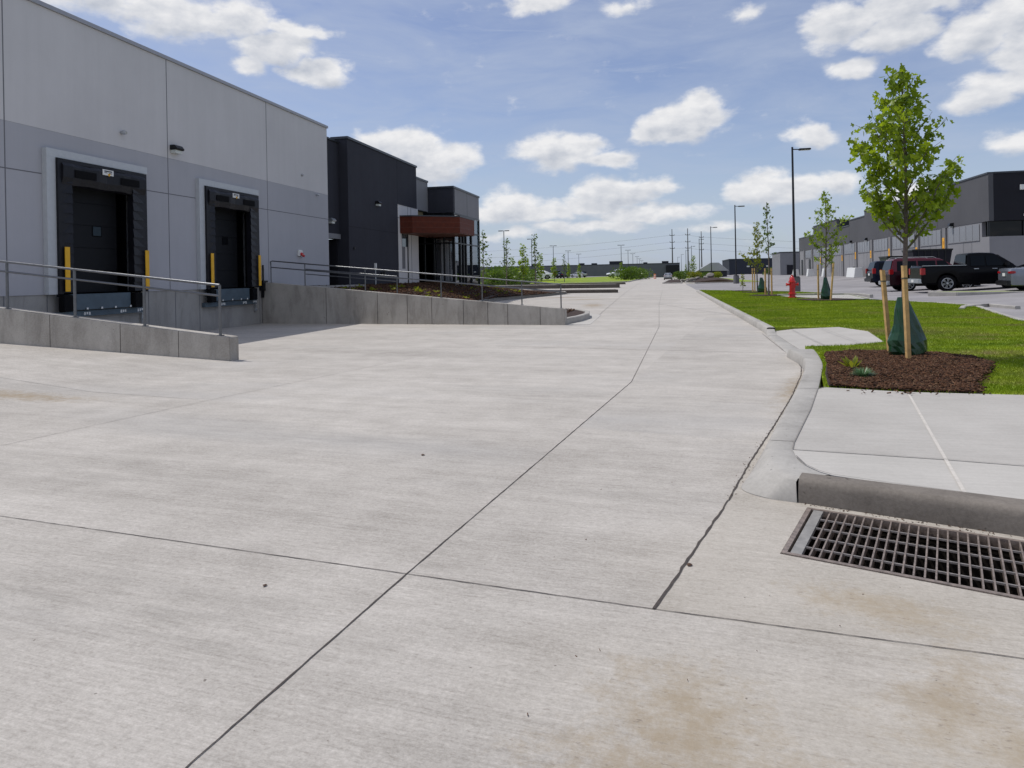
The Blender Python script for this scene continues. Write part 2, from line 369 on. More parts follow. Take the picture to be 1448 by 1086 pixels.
def asphalt_mat():
    m, g, b = new_mat("asphalt"); geo = g.n('ShaderNodeNewGeometry'); P = geo.outputs['Position']
    v = g.m('ADD', g.m('MULTIPLY', g.noise(P, .25, 6, .6), .5), g.m('MULTIPLY', g.noise(P, 40, 5, .8), .5))
    v = g.m('ADD', v, g.m('MULTIPLY', g.m('SUBTRACT', g.noise(g.vm('MULTIPLY', P, (.3, 2.5, 1)), 1, 4, .6), .5), .25))
    c = g.mix(g.mr(v, .35, .65), (.17, .162, .165), (.32, .305, .31)); g.l(c, b.inputs['Base Color']); b.inputs['Roughness'].default_value = .85
    bp = g.n('ShaderNodeBump'); bp.inputs['Strength'].default_value = .5; bp.inputs['Distance'].default_value = .006
    g.l(g.noise(P, 90, 3, .7), bp.inputs['Height']); g.l(bp.outputs[0], b.inputs['Normal']); return m
def grass_mat(name, blades=False):
    m, g, b = new_mat(name); geo = g.n('ShaderNodeNewGeometry'); P = geo.outputs['Position']
    n1 = g.noise(g.vm('MULTIPLY', P, (.5, 1.6, 1)), 1, 5, .6); n2 = g.noise(P, 7, 4, .7)
    v = g.m('ADD', g.m('MULTIPLY', n1, .6), g.m('MULTIPLY', n2, .4))
    c = g.mix(g.mr(v, .36, .62), (.085, .155, .004), (.29, .37, .018))
    dry = g.mr(g.noise(g.vm('MULTIPLY', P, (.55, 1.1, 1)), 1.4, 6, .65), .50, .68, 0, .9)
    e = ell(g, P, 5.35, 9.7, 1.3, .95, .2); e2 = ell(g, P, 4.6, 16.2, 1.8, 1.1, .1); e3 = ell(g, P, 5.0, 12.1, .9, .5, .2)
    dry = g.m('MAXIMUM', g.m('MULTIPLY', dry, g.mr(g.noise(P, .35, 2, .5), .42, .60, .2, .95)), g.m('MULTIPLY', g.m('MAXIMUM', g.m('MAXIMUM', e, e2), e3), g.mr(g.noise(P, 6, 5, .7), .35, .6, .2, 1)))
    c = g.mix(dry, c, (.25, .20, .09))
    g.l(c, b.inputs['Base Color']); b.inputs['Roughness'].default_value = .7; b.inputs['Specular IOR Level'].default_value = .2
    if blades:
        tr = g.n('ShaderNodeBsdfTranslucent'); g.l(c, tr.inputs[0]); ms = g.n('ShaderNodeMixShader'); ms.inputs[0].default_value = .35
        g.l(b.outputs[0], ms.inputs[1]); g.l(tr.outputs[0], ms.inputs[2]); out = [x for x in g.nt.nodes if x.type == 'OUTPUT_MATERIAL'][0]; g.l(ms.outputs[0], out.inputs[0])
    return m
def leaf_mat(name, lo, hi, tr_=.45, sc=3.):
    m, g, b = new_mat(name); geo = g.n('ShaderNodeNewGeometry'); tc = g.n('ShaderNodeTexCoord')
    r = geo.outputs['Random Per Island']; n = g.noise(tc.outputs['Object'], sc, 3, .6)
    f = g.m('ADD', g.m('MULTIPLY', r, .55), g.m('MULTIPLY', g.mr(n, .3, .7), .45))
    c = g.mix(f, lo, hi); g.l(c, b.inputs['Base Color']); b.inputs['Roughness'].default_value = .42; b.inputs['Specular IOR Level'].default_value = .4
    tr = g.n('ShaderNodeBsdfTranslucent'); g.l(g.mix(.5, c, tuple(min(1, x*1.9) for x in hi)), tr.inputs[0]); ms = g.n('ShaderNodeMixShader'); ms.inputs[0].default_value = tr_
    g.l(b.outputs[0], ms.inputs[1]); g.l(tr.outputs[0], ms.inputs[2]); out = [x for x in g.nt.nodes if x.type == 'OUTPUT_MATERIAL'][0]; g.l(ms.outputs[0], out.inputs[0])
    return m
def island_mat(name, cols, rough=.85):
    m, g, b = new_mat(name); geo = g.n('ShaderNodeNewGeometry'); cr = g.n('ShaderNodeValToRGB'); g.l(geo.outputs['Random Per Island'], cr.inputs[0])
    e = cr.color_ramp.elements; e[0].color = (*cols[0], 1); e[1].color = (*cols[-1], 1)
    for i, c in enumerate(cols[1:-1]): q = e.new((i+1)/(len(cols)-1)); q.color = (*c, 1)
    g.l(cr.outputs[0], b.inputs['Base Color']); b.inputs['Roughness'].default_value = rough; b.inputs['Specular IOR Level'].default_value = .25; return m
def glass_mat(name, col=(.02, .025, .03), rough=.03, spec=.9):
    m, g, b = new_mat(name); b.inputs['Base Color'].default_value = (*col, 1); b.inputs['Roughness'].default_value = rough; b.inputs['Specular IOR Level'].default_value = spec; b.inputs['IOR'].default_value = 1.6
    tc = g.n('ShaderNodeTexCoord'); bp = g.n('ShaderNodeBump'); bp.inputs['Strength'].default_value = .02; g.l(g.noise(tc.outputs['Object'], 1.2, 2), bp.inputs['Height']); g.l(bp.outputs[0], b.inputs['Normal']); return m
M = {}
M['road'] = road_mat()
M['walk'] = conc_mat("sidewalk_concrete", (.32, .303, .28), (.46, .44, .412), (2, 22, 1), .25)
M['walk_light'] = conc_mat("light_band_concrete", (.36, .345, .32), (.48, .46, .43), (2, 22, 1), .25)
M['kerb'] = conc_mat("kerb_concrete", (.26, .247, .228), (.44, .422, .395), (3, 3, 3), .25, .45)
M['kerb_shade'] = conc_mat('shaded_island_kerb', (.05, .043, .038), (.13, .115, .10), (3, 3, 3), .3, .3)  # island kerbs: shade of their near faces put into the dark colour
M['kerb_dark'] = conc_mat("stained_inlet_concrete", (.09, .078, .067), (.23, .205, .18), (3, 3, 3), .9, .6)
M['wallc'] = conc_mat("cast_wall_concrete", (.25, .228, .20), (.53, .50, .455), (1.5, 1.5, .5), .35, .5, vert=True)
M['basec'] = conc_mat("dock_base_concrete", (.26, .25, .235), (.42, .405, .385), (1.5, 1.5, .5), .35, .4, vert=True)
M['asphalt'] = asphalt_mat()
M['grass'] = grass_mat("lawn_ground"); M['blade'] = grass_mat("grass_blades", True)
M['soil'] = conc_mat("mulch_soil", (.018, .011, .008), (.06, .035, .024), (6, 6, 6), .9)
M['chip'] = island_mat("bark_chips", [(.014, .007, .004), (.04, .018, .009), (.08, .035, .017), (.12, .056, .028), (.045, .02, .011), (.17, .10, .055)])
M['field'] = conc_mat("far_field", (.05, .085, .02), (.12, .15, .05), (1, 1, 1), 0)
M['joint'] = simple("joint_seal", (.055, .045, .04), .9, var=.4, scale=30)
M['joint_soft'] = simple("saw_cut_joint", (.2, .185, .17), .9, var=.2, scale=20)
M['joint_light'] = simple("tooled_joint", (.50, .47, .43), .9, var=.15, scale=20)
M['upper'] = wall_paint("upper_panel_paint", (.60, .585, .59)); M['lower'] = wall_paint("lower_panel_paint", (.42, .42, .45))
M['groove'] = simple("panel_joint", (.16, .16, .175), .9, var=.05)
M['dark'] = wall_paint("charcoal_panel_paint", (.036, .037, .048), .14); M['dark2'] = wall_paint("deep_charcoal_paint", (.02, .02, .026), .1)
M['mid'] = wall_paint("mid_grey_panel_paint", (.235, .235, .25), .06)
M['cap'] = simple("parapet_metal", (.36, .36, .38), .45, .3, var=.06); M['capdark'] = simple("dark_coping_metal", (.05, .055, .065), .4, .4, var=.06)
M['frame_lt'] = simple("dock_frame_steel", (.50, .52, .54), .5, .1, var=.05)
M['vinyl'] = simple("black_dock_vinyl", (.010, .010, .014), .45, 0, .32, var=.3, scale=5, bump=.4)
M['rubber'] = simple("black_rubber", (.006, .006, .007), .8, 0, .1, var=.2)
M['yellow'] = simple("yellow_guard_paint", (.78, .42, .015), .5, var=.08)
M['doorleaf'] = simple("dark_dock_door", (.013, .014, .017), .6, 0, .2, var=.12)
M['steel_blue'] = simple("leveler_steel", (.085, .12, .15), .5, .3, var=.15, scale=4)
M['galv'] = simple("galvanised_steel", (.50, .52, .54), .38, .75, var=.15, scale=12)
M['rail'] = simple("grey_handrail_paint", (.14, .145, .155), .35, .6, var=.15, scale=10)
M['white'] = simple("white_plastic", (.72, .72, .70), .5, var=.04); M['black'] = simple("black_metal", (.012, .012, .014), .4, .3, var=.1)
M['red'] = simple("red_enamel", (.52, .012, .016), .35, var=.1, scale=10, coat=.4); M['lens'] = simple("frosted_lens", (.6, .62, .58), .3, var=.05)
M['glass'] = glass_mat("window_glass", (.006, .007, .009), .03, .2); M['glass_lt'] = glass_mat("blue_window_glass", (.05, .07, .085), .02, 1.0)
M['clear'] = None
M['carglass'] = glass_mat("tinted_car_glass", (.002, .003, .004), .04, .16)
M['wood'] = simple("red_cedar_panel", (.10, .021, .010), .6, 0, .2, var=.25, scale=6); M['soffit'] = simple("brown_soffit", (.14, .05, .03), .6, var=.15)
M['mullion'] = simple("dark_mullion", (.018, .019, .022), .4, .4, var=.1)
M['beige'] = simple("beige_interior_wall", (.42, .36, .22), .8, var=.08)
M['pole'] = simple("bronze_pole_paint", (.018, .018, .022), .4, .3, var=.12); M['bark'] = simple("young_bark", (.13, .10, .085), .85, var=.35, scale=25, bump=.6)
M['twig'] = simple("twig_bark", (.095, .085, .05), .8, var=.2, scale=20)
M['stake'] = simple("pine_stake", (.52, .33, .13), .7, var=.25, scale=9, bump=.3); M['bag'] = simple("green_watering_bag", (.009, .045, .018), .25, var=.25, scale=5, bump=.2)
M['leaf'] = leaf_mat("maple_leaves", (.04, .10, .004), (.26, .34, .014), .50); M['leaf_y'] = leaf_mat("yellow_green_leaves", (.08, .12, .008), (.26, .27, .022), .42)
M['leaf_d'] = leaf_mat("sapling_leaves", (.035, .075, .012), (.12, .17, .03), .4)
M['shrub'] = leaf_mat("shrub_leaves", (.03, .07, .008), (.12, .19, .02), .35); M['juniper'] = leaf_mat("juniper_needles", (.06, .14, .05), (.15, .26, .12), .2)
M['boulder'] = conc_mat("field_stone", (.12, .11, .10), (.28, .26, .24), (2, 2, 2), .8)
M['grate'] = simple("weathered_cast_iron", (.27, .22, .19), .55, .5, var=.3, scale=30, bump=.3); M['grate_rod'] = simple("grey_grate_steel", (.32, .29, .27), .5, .4, var=.2, scale=30)
M['pit'] = conc_mat("dark_basin_concrete", (.015, .012, .010), (.05, .042, .035), (6, 6, 6), .9, .5)  # near-black concrete for the basin

def clear_mat():
    m, g, b = new_mat("see_through_glazing"); g.nt.nodes.remove(b)
    tr = g.n('ShaderNodeBsdfTransparent'); tr.inputs[0].default_value = (.42, .46, .46, 1); gl = g.n('ShaderNodeBsdfGlossy'); gl.inputs['Roughness'].default_value = .01; gl.inputs[0].default_value = (.9, .95, 1, 1)
    fr = g.n('ShaderNodeFresnel'); fr.inputs[0].default_value = 3.4; ms = g.n('ShaderNodeMixShader'); g.l(fr.outputs[0], ms.inputs[0]); g.l(tr.outputs[0], ms.inputs[1]); g.l(gl.outputs[0], ms.inputs[2])
    out = [x for x in g.nt.nodes if x.type == 'OUTPUT_MATERIAL'][0]; g.l(ms.outputs[0], out.inputs[0]); return m
M['clear'] = clear_mat()
# ------------------------------------------------------------ ground, yard, asphalt
R = 2500
GR = [G(1145,718), G(1103,783)]; e1 = Vector((.94, -.341)).normalized(); e2 = Vector((-e1.y, e1.x))   # grate axes
gA = Vector(GR[1]); gW = .82; gL = 1.42
def gp(a, c): p = gA+e1*a+e2*c; return (p.x, p.y)
hole = [gp(0, 0), gp(gL, 0), gp(gL, gW), gp(0, gW)]
def in_hole(x, y, m=0):
    q = Vector((x, y))-gA; a = q.dot(e1); c = q.dot(e2); return -m < a < gL+m and -m < c < gW+m
def cdt_sheet(bound, holes, pts, zf, skip):
    co = []; ed = []
    for loop in [bound]+holes:
        b0 = len(co); co += [Vector(p) for p in loop]; n = len(loop); ed += [(b0+i, b0+(i+1) % n) for i in range(n)]
    co += [Vector(p) for p in pts]
    r = delaunay_2d_cdt(co, ed, [], 0, 1e-6)
    vs = r[0]; fs = []
    for f in r[2]:
        c = sum((vs[i] for i in f), Vector((0, 0)))/len(f)
        if not skip(c.x, c.y): fs.append(tuple(f))
    m = MB(); m.add([(v.x, v.y, zf(v.x, v.y)) for v in vs], fs); return m
bound = [(-60,-8),(4.0,-8),(4.0,240),(-60,240)]
pts = [(x*.8-15.0, y*.8-4) for x in range(0, 22) for y in range(0, 29)]+[(x*.8-15, y) for x in range(0, 22) for y in (11.2, 11.35, 11.6, 11.7)]
pts = [(x, y) for x, y in pts if not in_hole(x, y, .15) and x < 3.8]
struct('ground', cdt_sheet([(-R,-R),(R,-R),(R,R),(-R,R)], [[gp(-.09, -.09), gp(gL+.09, -.09), gp(gL+.09, gW+.09), gp(-.09, gW+.09)]], [], lambda x, y: -.08, lambda x, y: in_hole(x, y, .09)), M['field'])
struct('road', cdt_sheet(bound, [hole], pts, gz, in_hole), M['road'])
def strip(pts, wd, z, m=None, jit=0, zf=None):
    m = m or MB(); P = [Vector(p) for p in pts]; L = []
    Q = [P[0]]
    for a, c in zip(P, P[1:]):
        n = max(1, min(240, int((c-a).length/.06))) if jit else max(1, int((c-a).length/1.5)); Q += [a.lerp(c, (i+1)/n) for i in range(n)]
    for i, p in enumerate(Q):
        t = (Q[min(i+1, len(Q)-1)]-Q[max(i-1, 0)]).normalized(); nn = Vector((-t.y, t.x)); ww = wd*(1+random.uniform(-.35, .35)*(1 if jit else 0))
        o = nn*(random.uniform(-jit, jit)); a = p+nn*ww/2+o; c = p-nn*ww/2+o
        zz = (zf(p.x, p.y) if zf else 0)+z
        L += [(a.x, a.y, zz), (c.x, c.y, zz)]
    m.add(L, [(2*i, 2*i+1, 2*i+3, 2*i+2) for i in range(len(Q)-1)]); return m
jm = MB()
def J(px, wd, z=.0035, zf=gz, jit=.0015): strip([G(*p, 0) if len(p) == 2 else p[:2] for p in px], wd, z, jm, jit, zf)
J([(200,1150),(270,1080),(575,812),(893,540)], .0075); J([(893,540),(932,462),(932,430),(937,410)], .007)
J([(925,862),(1030,708)], .013, jit=.004); J([(1030,708),(1060,655),(1093,605),(1120,560),(1133,530),(1133,519),(1124,508),(1113,500)], .012, jit=.003)
J([(1113,500),(1093,484),(1078,472)], .010)
J([(-60,722),(0,730),(575,812),(925,862),(1448,932),(1600,952)], .005)
struct('road_joints', jm, M['joint'])
jm = MB()
J([(0,631),(300,565),(590,505),(650,494)], .006, .0045); J([(0,545),(280,565)], .006, .005)
J([(834,459),(851,442),(884,414),(905,400)], .02, .0045); J([(700,489),(1112,500)], .014, .0055); J([(793,461),(834,459)], .012, .006)
J([(640,545),(893,540)], .006, .006) if False else None
J([(930,430),(1040,446)], .02, .0055); J([(60,506),(560,530)], .01, .0055) if False else None
struct('saw_cuts', jm, M['joint_soft'])
# parking lot: asphalt sheet following the lot's fall
xs = [4.0, 6, 8, 9.5, 12, 13.5, 15, 18.5, 22, 40]; ys = [-8, 30, 60, 100, 160, 240]
b = MB(); b.add([(x, y, zl(x)) for y in ys for x in xs], [(j*len(xs)+i, j*len(xs)+i+1, (j+1)*len(xs)+i+1, (j+1)*len(xs)+i) for j in range(len(ys)-1) for i in range(len(xs)-1)])
struct('parking_lot', b, M['asphalt'])
# painted and worn light lines on the lot
b = MB()
for px in ([(1190,399.5),(1222,399.5)], [(1030,405),(1100,404.6)], [(1330,421.5),(1470,421.5)]):
    strip([G(*p, .14) for p in px], .16, .006, b, 0, zl)
struct('parking_lines', b, M['walk_light'])

# ------------------------------------------------------------ kerbs, sidewalk, lawn and mulch on the right
TOPZ = .15
def loft(rows, closed=False):
    m = MB(); n = len(rows[0]); vs = [p for r in rows for p in r]
    m.add(vs, [(i*n+k, i*n+k+1, (i+1)*n+k+1, (i+1)*n+k) for i in range(len(rows)-1) for k in range(n-1)]); return m
def kerb_rows(st):
    rows = []
    for (B, T, K, h) in st:
        B = Vector(B); T = Vector(T); K = Vector(K); d = (K-T).normalized()
        f = B.lerp(T, .85); r = .02 if h > .05 else .003
        rows.append([(B.x, B.y, -.02), (B.x, B.y, .006), (f.x, f.y, max(h-r, .008)), (T.x+d.x*.012, T.y+d.y*.012, h-.003 if h > .02 else h), (T.x+d.x*.04, T.y+d.y*.04, h), (K.x-d.x*.02, K.y-d.y*.02, h), (K.x, K.y, h-.008), (K.x, K.y, h-.1)])
    return rows
def dens(st, n=4):
    out = []
    for i in range(len(st)-1):
        p0 = st[max(i-1, 0)]; p1 = st[i]; p2 = st[i+1]; p3 = st[min(i+2, len(st)-1)]
        for k in range(n):
            t = k/n
            def cr(a, b_, c, d): return .5*((2*b_)+(-a+c)*t+(2*a-5*b_+4*c-d)*t*t+(-a+3*b_-3*c+d)*t**3)
            out.append(tuple((cr(p0[j][0], p1[j][0], p2[j][0], p3[j][0]), cr(p0[j][1], p1[j][1], p2[j][1], p3[j][1])) for j in range(3))+(lerp(p1[3], p2[3], t),))
    out.append(st[-1]); return out
ks = [((2.34, 54.4),(2.40, 54.4),(2.55, 54.2), .15), ((2.34, 45),(2.38, 45),(2.53, 45), .15), ((2.34, 30),(2.38, 30),(2.53, 30), .15), ((2.34, 18.4),(2.38, 18.4),(2.55, 18.4), .15), ((2.33, 17.6),(2.37, 17.6),(2.55, 17.55), .14),
      ((2.28, 16.6),(2.32, 16.6),(2.5, 16.6), .03), ((2.2, 14.6),(2.24, 14.6),(2.45, 14.6), .025), ((2.12, 13.1),(2.15, 13.1),(2.42, 13.1), .03), ((2.08, 12.75),(2.10, 12.75),(2.45, 12.72), .06), ((2.04, 12.55),(2.06, 12.5),(2.46, 12.5), .15),
      ((2.06, 11.5),(2.085, 11.5),(2.34, 11.5), .15), ((1.93, 10.5),(1.955, 10.5),(2.18, 10.5), .15), ((1.68, 9.45),(1.72, 9.45),(1.93, 9.4), .15), ((1.39, 8.3),(1.44, 8.3),(1.68, 8.35), .15), ((1.07, 7.1),(1.13, 7.1),(1.36, 7.1), .15),
      ((.71, 5.75),(.79, 5.75),(.97, 5.72), .15), ((.56, 5.2),(.705, 5.25),(.91, 5.3), .15), ((.49, 4.92),(.715, 4.98),(.93, 5.07), .15), ((.62, 4.76),(.76, 4.80),(.985, 4.93), .15), ((.79, 4.70),(.80, 4.735),(1.03, 4.86), .15), ((.80, 4.695),(.81, 4.725),(1.05, 4.85), .15)]
struct('kerb', loft(kerb_rows(dens(ks))), M['kerb'], smooth=True)
b = MB()
for (p_, q_) in (((1.955, 10.5),(2.18, 10.5)), ((1.44, 8.3),(1.68, 8.35)), ((.79, 5.76),(.97, 5.74)), *[((2.38, y_),(2.54, y_)) for y_ in (19.5, 22.5, 25.5, 28.5, 31.5, 34.5, 37.5, 40.5, 43.5, 46.5, 49.5)]):
    strip([p_, q_], .008, .1515, b)
struct('kerb_joints', b, M['joint'])
# stained inlet kerb behind the grate
kd = []; o0 = Vector((.815, 4.70))
for i in range(26):
    s_ = i*.5 if i > 2 else i*.06
    p = o0+e1*s_; t = p+e2*.035; k = p+e2*(.15+.05*min(1, s_))
    kd.append([(p.x, p.y, -.02), (p.x, p.y, .008), (p.x+e2.x*.010, p.y+e2.y*.010, .10), (p.x+e2.x*.018, p.y+e2.y*.018, .128), (p.x+e2.x*.035, p.y+e2.y*.035, .147), (t.x+e2.x*.03, t.y+e2.y*.03, .155), (k.x, k.y, .157), (k.x, k.y, .1)])
o = loft(kd); o.add(kd[0], [tuple(range(8))]); struct('inlet_kerb', o, M['kerb_dark'], smooth=True)
# sidewalk slab
far = o0+e1*12
wb = [(2.02, 9.7)] and []
kl = [(1.93, 9.3),(1.68, 8.35),(1.36, 7.1),(.97, 5.72),(.91, 5.3)]
N0 = [(1.78, 8.47),(2.57, 8.24),(3.66, 8.17),(6, 8.0),(14, 7.5)]
kb = [(1.68, 8.35),(1.36, 7.1),(.97, 5.72),(.92, 5.5)]
bnd = [(.92, 5.5),(1.9, 5.36),(2.34, 5.27),(5, 4.8),(14, 3.2)]
b = MB(); b.prism(N0+bnd[::-1]+[(.97, 5.72),(1.36, 7.1),(1.68, 8.35)], .02, TOPZ-.004); struct('sidewalk', b, M['walk'])
kback = [(.91, 5.3),(.93, 5.07),(.985, 4.93),(1.05, 4.85)]+[((o0+e1*s_+e2*.2).x, (o0+e1*s_+e2*.2).y) for s_ in (.5, 1, 2, 4, 8, 12.5)]
b = MB(); b.prism(bnd+kback[::-1], .02, TOPZ-.007); struct('sidewalk_edge_band', b, M['walk_light'])
b = MB(); strip([G(1284,555,.15), G(1335,645,.15), G(1364,696,.15)], .022, TOPZ, b); strip([(6.2, 8.05),(5.2, 3.9)], .022, TOPZ, b); struct('sidewalk_joints', b, M['joint_light'])
b = MB(); strip(bnd, .006, TOPZ+.002, b); strip([(1.79, 8.47)]+kb, .008, TOPZ+.003, b); strip(kback, .008, TOPZ+.003, b); struct('sidewalk_seams', b, M['joint_soft'])
# crossing sidewalk ramp
rz_ = lambda x, y: lerp(.03, TOPZ-.006, clamp((x-2.5)/.9))
rp = [(2.44, 17.45),(3.0, 17.5),(3.99, 17.44),(4.3, 16.2),(3.95, 13.9),(3.2, 13.3),(2.55, 13.12),(2.42, 13.1),(2.44, 14.6),(2.49, 16.6)]
b = MB(); b.prism(rp, .01, rz_); struct('sidewalk_ramp', b, M['walk'])
b = MB(); strip([(2.9, 13.3),(2.95, 17.4)], .01, .006, b, 0, rz_); strip([(3.5, 13.5),(3.55, 17.4)], .01, .006, b, 0, rz_); struct('ramp_seams', b, M['joint_soft'])
# lawn
lawn_poly = [(2.54, 54.2),(7.9, 47.3),(9.1, 43.3),(9.5, 38.2),(8.9, 33),(10.2, 29.6),(10.5, 27.6),(10.4, 26.4),(8.65, 19.6),(8.5, 17),(9.2, 12),(9.0, 7.83),(6, 8.02),(3.66, 8.19),(2.57, 8.26),(1.80, 8.49),(1.94, 9.4),(2.19, 10.5),(2.35, 11.5),(2.47, 12.5),(2.44, 12.72),(2.43, 13.08),(2.55, 13.1),(3.2, 13.28),(3.97, 13.88),(4.32, 16.2),(4.01, 17.46),(3.0, 17.52),(2.55, 17.5),(2.56, 18.4),(2.54, 30)]
b = MB(); b.prism(lawn_poly, .02, TOPZ-.01); struct('lawn', b, M['grass'])
def pip(x, y, P):
    c = False; n = len(P); j = n-1
    for i in range(n):
        if (P[i][1] > y) != (P[j][1] > y) and x < (P[j][0]-P[i][0])*(y-P[i][1])/(P[j][1]-P[i][1])+P[i][0]: c = not c
        j = i
    return c
mulch_poly = [(1.82, 8.50),(1.98, 9.4),(2.24, 10.5),(2.37, 11.3),(2.5, 11.75),(2.85, 12.0),(3.35, 12.15),(3.85, 12.1),(4.22, 11.75),(4.38, 11.1),(4.28, 10.4),(4.05, 9.9),(3.78, 9.4),(3.45, 8.8),(3.3, 8.22),(2.57, 8.28)]
def mound(x, y): return TOPZ+.008+.05*clamp(1-((x-3.3)**2+(y-10.4)**2)/3.6)+.012*sin(x*9)*sin(y*8)
mp_ = [(1.6+i*.12, 8.2+j*.12) for i in range(28) for j in range(34)]
mp_ = [p for p in mp_ if pip(*p, mulch_poly)]
b = cdt_sheet(mulch_poly, [], mp_, lambda x, y: mound(x, y), lambda x, y: not pip(x, y, mulch_poly))
mo = struct('mulch_bed', b, M['soil'], smooth=True)
def chips(name, n, samp, zf, size, mat):
    V = []; Fc = []
    rnd = random.Random(name)
    k = 0
    while k < n:
        p = samp(rnd)
        if p is None: continue
        x, y = p; z = zf(x, y)+rnd.uniform(.002, .018)*size/.03
        L = rnd.uniform(.5, 1.5)*size; W = L*rnd.uniform(.18, .45); a = rnd.uniform(0, 2*pi); ti = rnd.gauss(0, .35); tj = rnd.gauss(0, .35)
        u = Vector((cos(a), sin(a), ti)).normalized(); v = Vector((-sin(a), cos(a), tj)).normalized(); nn = u.cross(v)*L*.12; c = Vector((x, y, z)); b0 = len(V)
        for su, sv in ((-1,-1),(1,-.6),(1,.8),(-1,1)): V.append(c+u*su*L/2+v*sv*W/2+nn)
        for su, sv in ((-1,-1),(1,-.6),(1,.8),(-1,1)): V.append(c+u*su*L/2+v*sv*W/2-nn)
        Fc += [b0,b0+1,b0+2,b0+3, b0+4,b0+7,b0+6,b0+5, b0,b0+4,b0+5,b0+1, b0+1,b0+5,b0+6,b0+2, b0+2,b0+6,b0+7,b0+3, b0+3,b0+7,b0+4,b0]
        k += 1
    o = tri_mesh(name, [tuple(v) for v in V], Fc, 4, mat); o['kind'] = 'stuff'; return o
def sm(rnd):
    x = rnd.uniform(1.75, 4.85); y = rnd.uniform(8.2, 12.3); 
    edge = rnd.gauss(0, .05)
    if rnd.random() < .012 and 1.9 < x < 3.4 and y < 8.6: return (x, 8.2-abs(rnd.gauss(0, .16))*(1 if x > 2 else 0))
    return (x, y) if pip(x+edge*.5, y+abs(edge), mulch_poly) and pip(x, y-.02, lawn_poly) and x > 1.85+(y-8.5)*.19 else None
chips('mulch', 26000, sm, mound, .032, M['chip'])
# grass blades: near lawn dense, thinner with distance
rng = np.random.default_rng(3)
def blades(name, n, box, polyfn, zf, mat, hgt=.034, near=(3, 10), power=1.6):
    P = []; tot = 0
    while tot < n:
        k = 40000; x = rng.uniform(box[0], box[1], k); y = rng.uniform(box[2], box[3], k); d = np.sqrt(x*x+y*y); keep = rng.random(k) < (near[1]/np.maximum(d, near[1]))**power
        q = np.stack([x[keep], y[keep]], 1); q = q[[polyfn(a, c) for a, c in q]]; P.append(q); tot += len(q)
    P = np.concatenate(P)[:n]; d = np.sqrt((P**2).sum(1)); sc = np.maximum(1, d/14)**.6
    a = rng.uniform(0, 2*pi, n); h = hgt*rng.uniform(.5, 1.25, n)*np.minimum(sc, 1.3); wd = .0035*rng.uniform(.7, 1.5, n)*sc**1.6; ln = rng.normal(0, .45, (n, 2))*h[:, None]
    z = np.full(n, TOPZ-.012) if zf is None else zf(P)
    v = np.zeros((n, 3, 3)); v[:, 0, :2] = P+np.stack([np.cos(a), np.sin(a)], 1)*wd[:, None]; v[:, 1, :2] = P-np.stack([np.cos(a), np.sin(a)], 1)*wd[:, None]; v[:, 2, :2] = P+ln
    v[:, 0, 2] = z; v[:, 1, 2] = z; v[:, 2, 2] = z+h
    o = tri_mesh(name, v.reshape(-1, 3), np.arange(n*3), 3, mat); o['kind'] = 'stuff'; return o
mshr = lambda x, y: pip(x, y, lawn_poly) and not pip(x, y, mulch_poly)
blades('grass', 300000, (1.8, 10.6, 8, 54), mshr, None, M['blade'])
# pale kerb between lawn and parking lot, and concrete pad behind the hydrant
def kerb_line(pts, wd, z0, z1, m=None, zf=None):
    m = m or MB(); P = [Vector(p) for p in pts]; rows = []
    for i, p in enumerate(P):
        t = (P[min(i+1, len(P)-1)]-P[max(i-1, 0)]).normalized(); nn = Vector((-t.y, t.x)); zz = zf(p.x, p.y) if zf else 0
        a = p+nn*wd/2; c = p-nn*wd/2; ai = p+nn*(wd/2-.02); ci = p-nn*(wd/2-.02)
        rows.append([(a.x, a.y, z0+zz), (a.x, a.y, z1+zz-.02), (ai.x, ai.y, z1+zz), (ci.x, ci.y, z1+zz), (c.x, c.y, z1+zz-.02), (c.x, c.y, z0+zz)])
    mm = loft(rows); m.add(mm.v, mm.f); m.add(rows[0], [tuple(range(6))]); m.add(rows[-1], [tuple(range(6))]); return m
b = MB(); kerb_line([(2.5, 54.35),(4, 52.4),(7.95, 47.4),(9.2, 43.4),(9.6, 38.2),(9.0, 33.1),(10.3, 29.7),(10.65, 27.7),(10.5, 26.3),(9.5, 22.7),(8.75, 19.6),(8.6, 17),(9.3, 12),(9.1, 7.6)], .16, -.02, .165, b)
kerb_line([(9.3, 24.6),(9.9, 26.0),(10.7, 26.9),(11.2, 27.2),(11.25, 25.4)], .16, 0, .2, b)
struct('lot_kerb', b, M['kerb'])
b = MB(); b.prism([(6.0, 38.4),(9.4, 38.9),(8.8, 33.2),(7.6, 33.6),(6.2, 36.6)], .1, TOPZ+.03); struct('concrete_pad', b, M['walk'])
b = MB(); kerb_line([(5.9, 38.9),(7.8, 39.2),(9.3, 39.4),(9.9, 38.6),(9.9, 36.6)], .16, 0, .25, b); struct('pad_kerb', b, M['kerb'])
# narrow islands of the car park
def island(name, poly, zb, zt, mtop, mk=None, kw=.15):
    b = MB(); kerb_line(list(poly)+[poly[0], poly[1]], kw, zb, zt, b); struct('kerb', b, mk or M['kerb'])
    cx = sum(p[0] for p in poly)/len(poly); cy = sum(p[1] for p in poly)/len(poly)
    b = MB(); b.prism([(lerp(cx, x, .985), lerp(cy, y, .985)) for x, y in poly], zb, zt-.02); struct(name, b, mtop)
q0 = G(1312,416.5,.2)
island('dry_verge', [(q0[0], q0[1]-.2),(q0[0]+.9, q0[1]-1.0),(30, q0[1]-1.0),(30, q0[1]+.6),(q0[0]+.5, q0[1]+.5)], .05, .34, M['grass'])

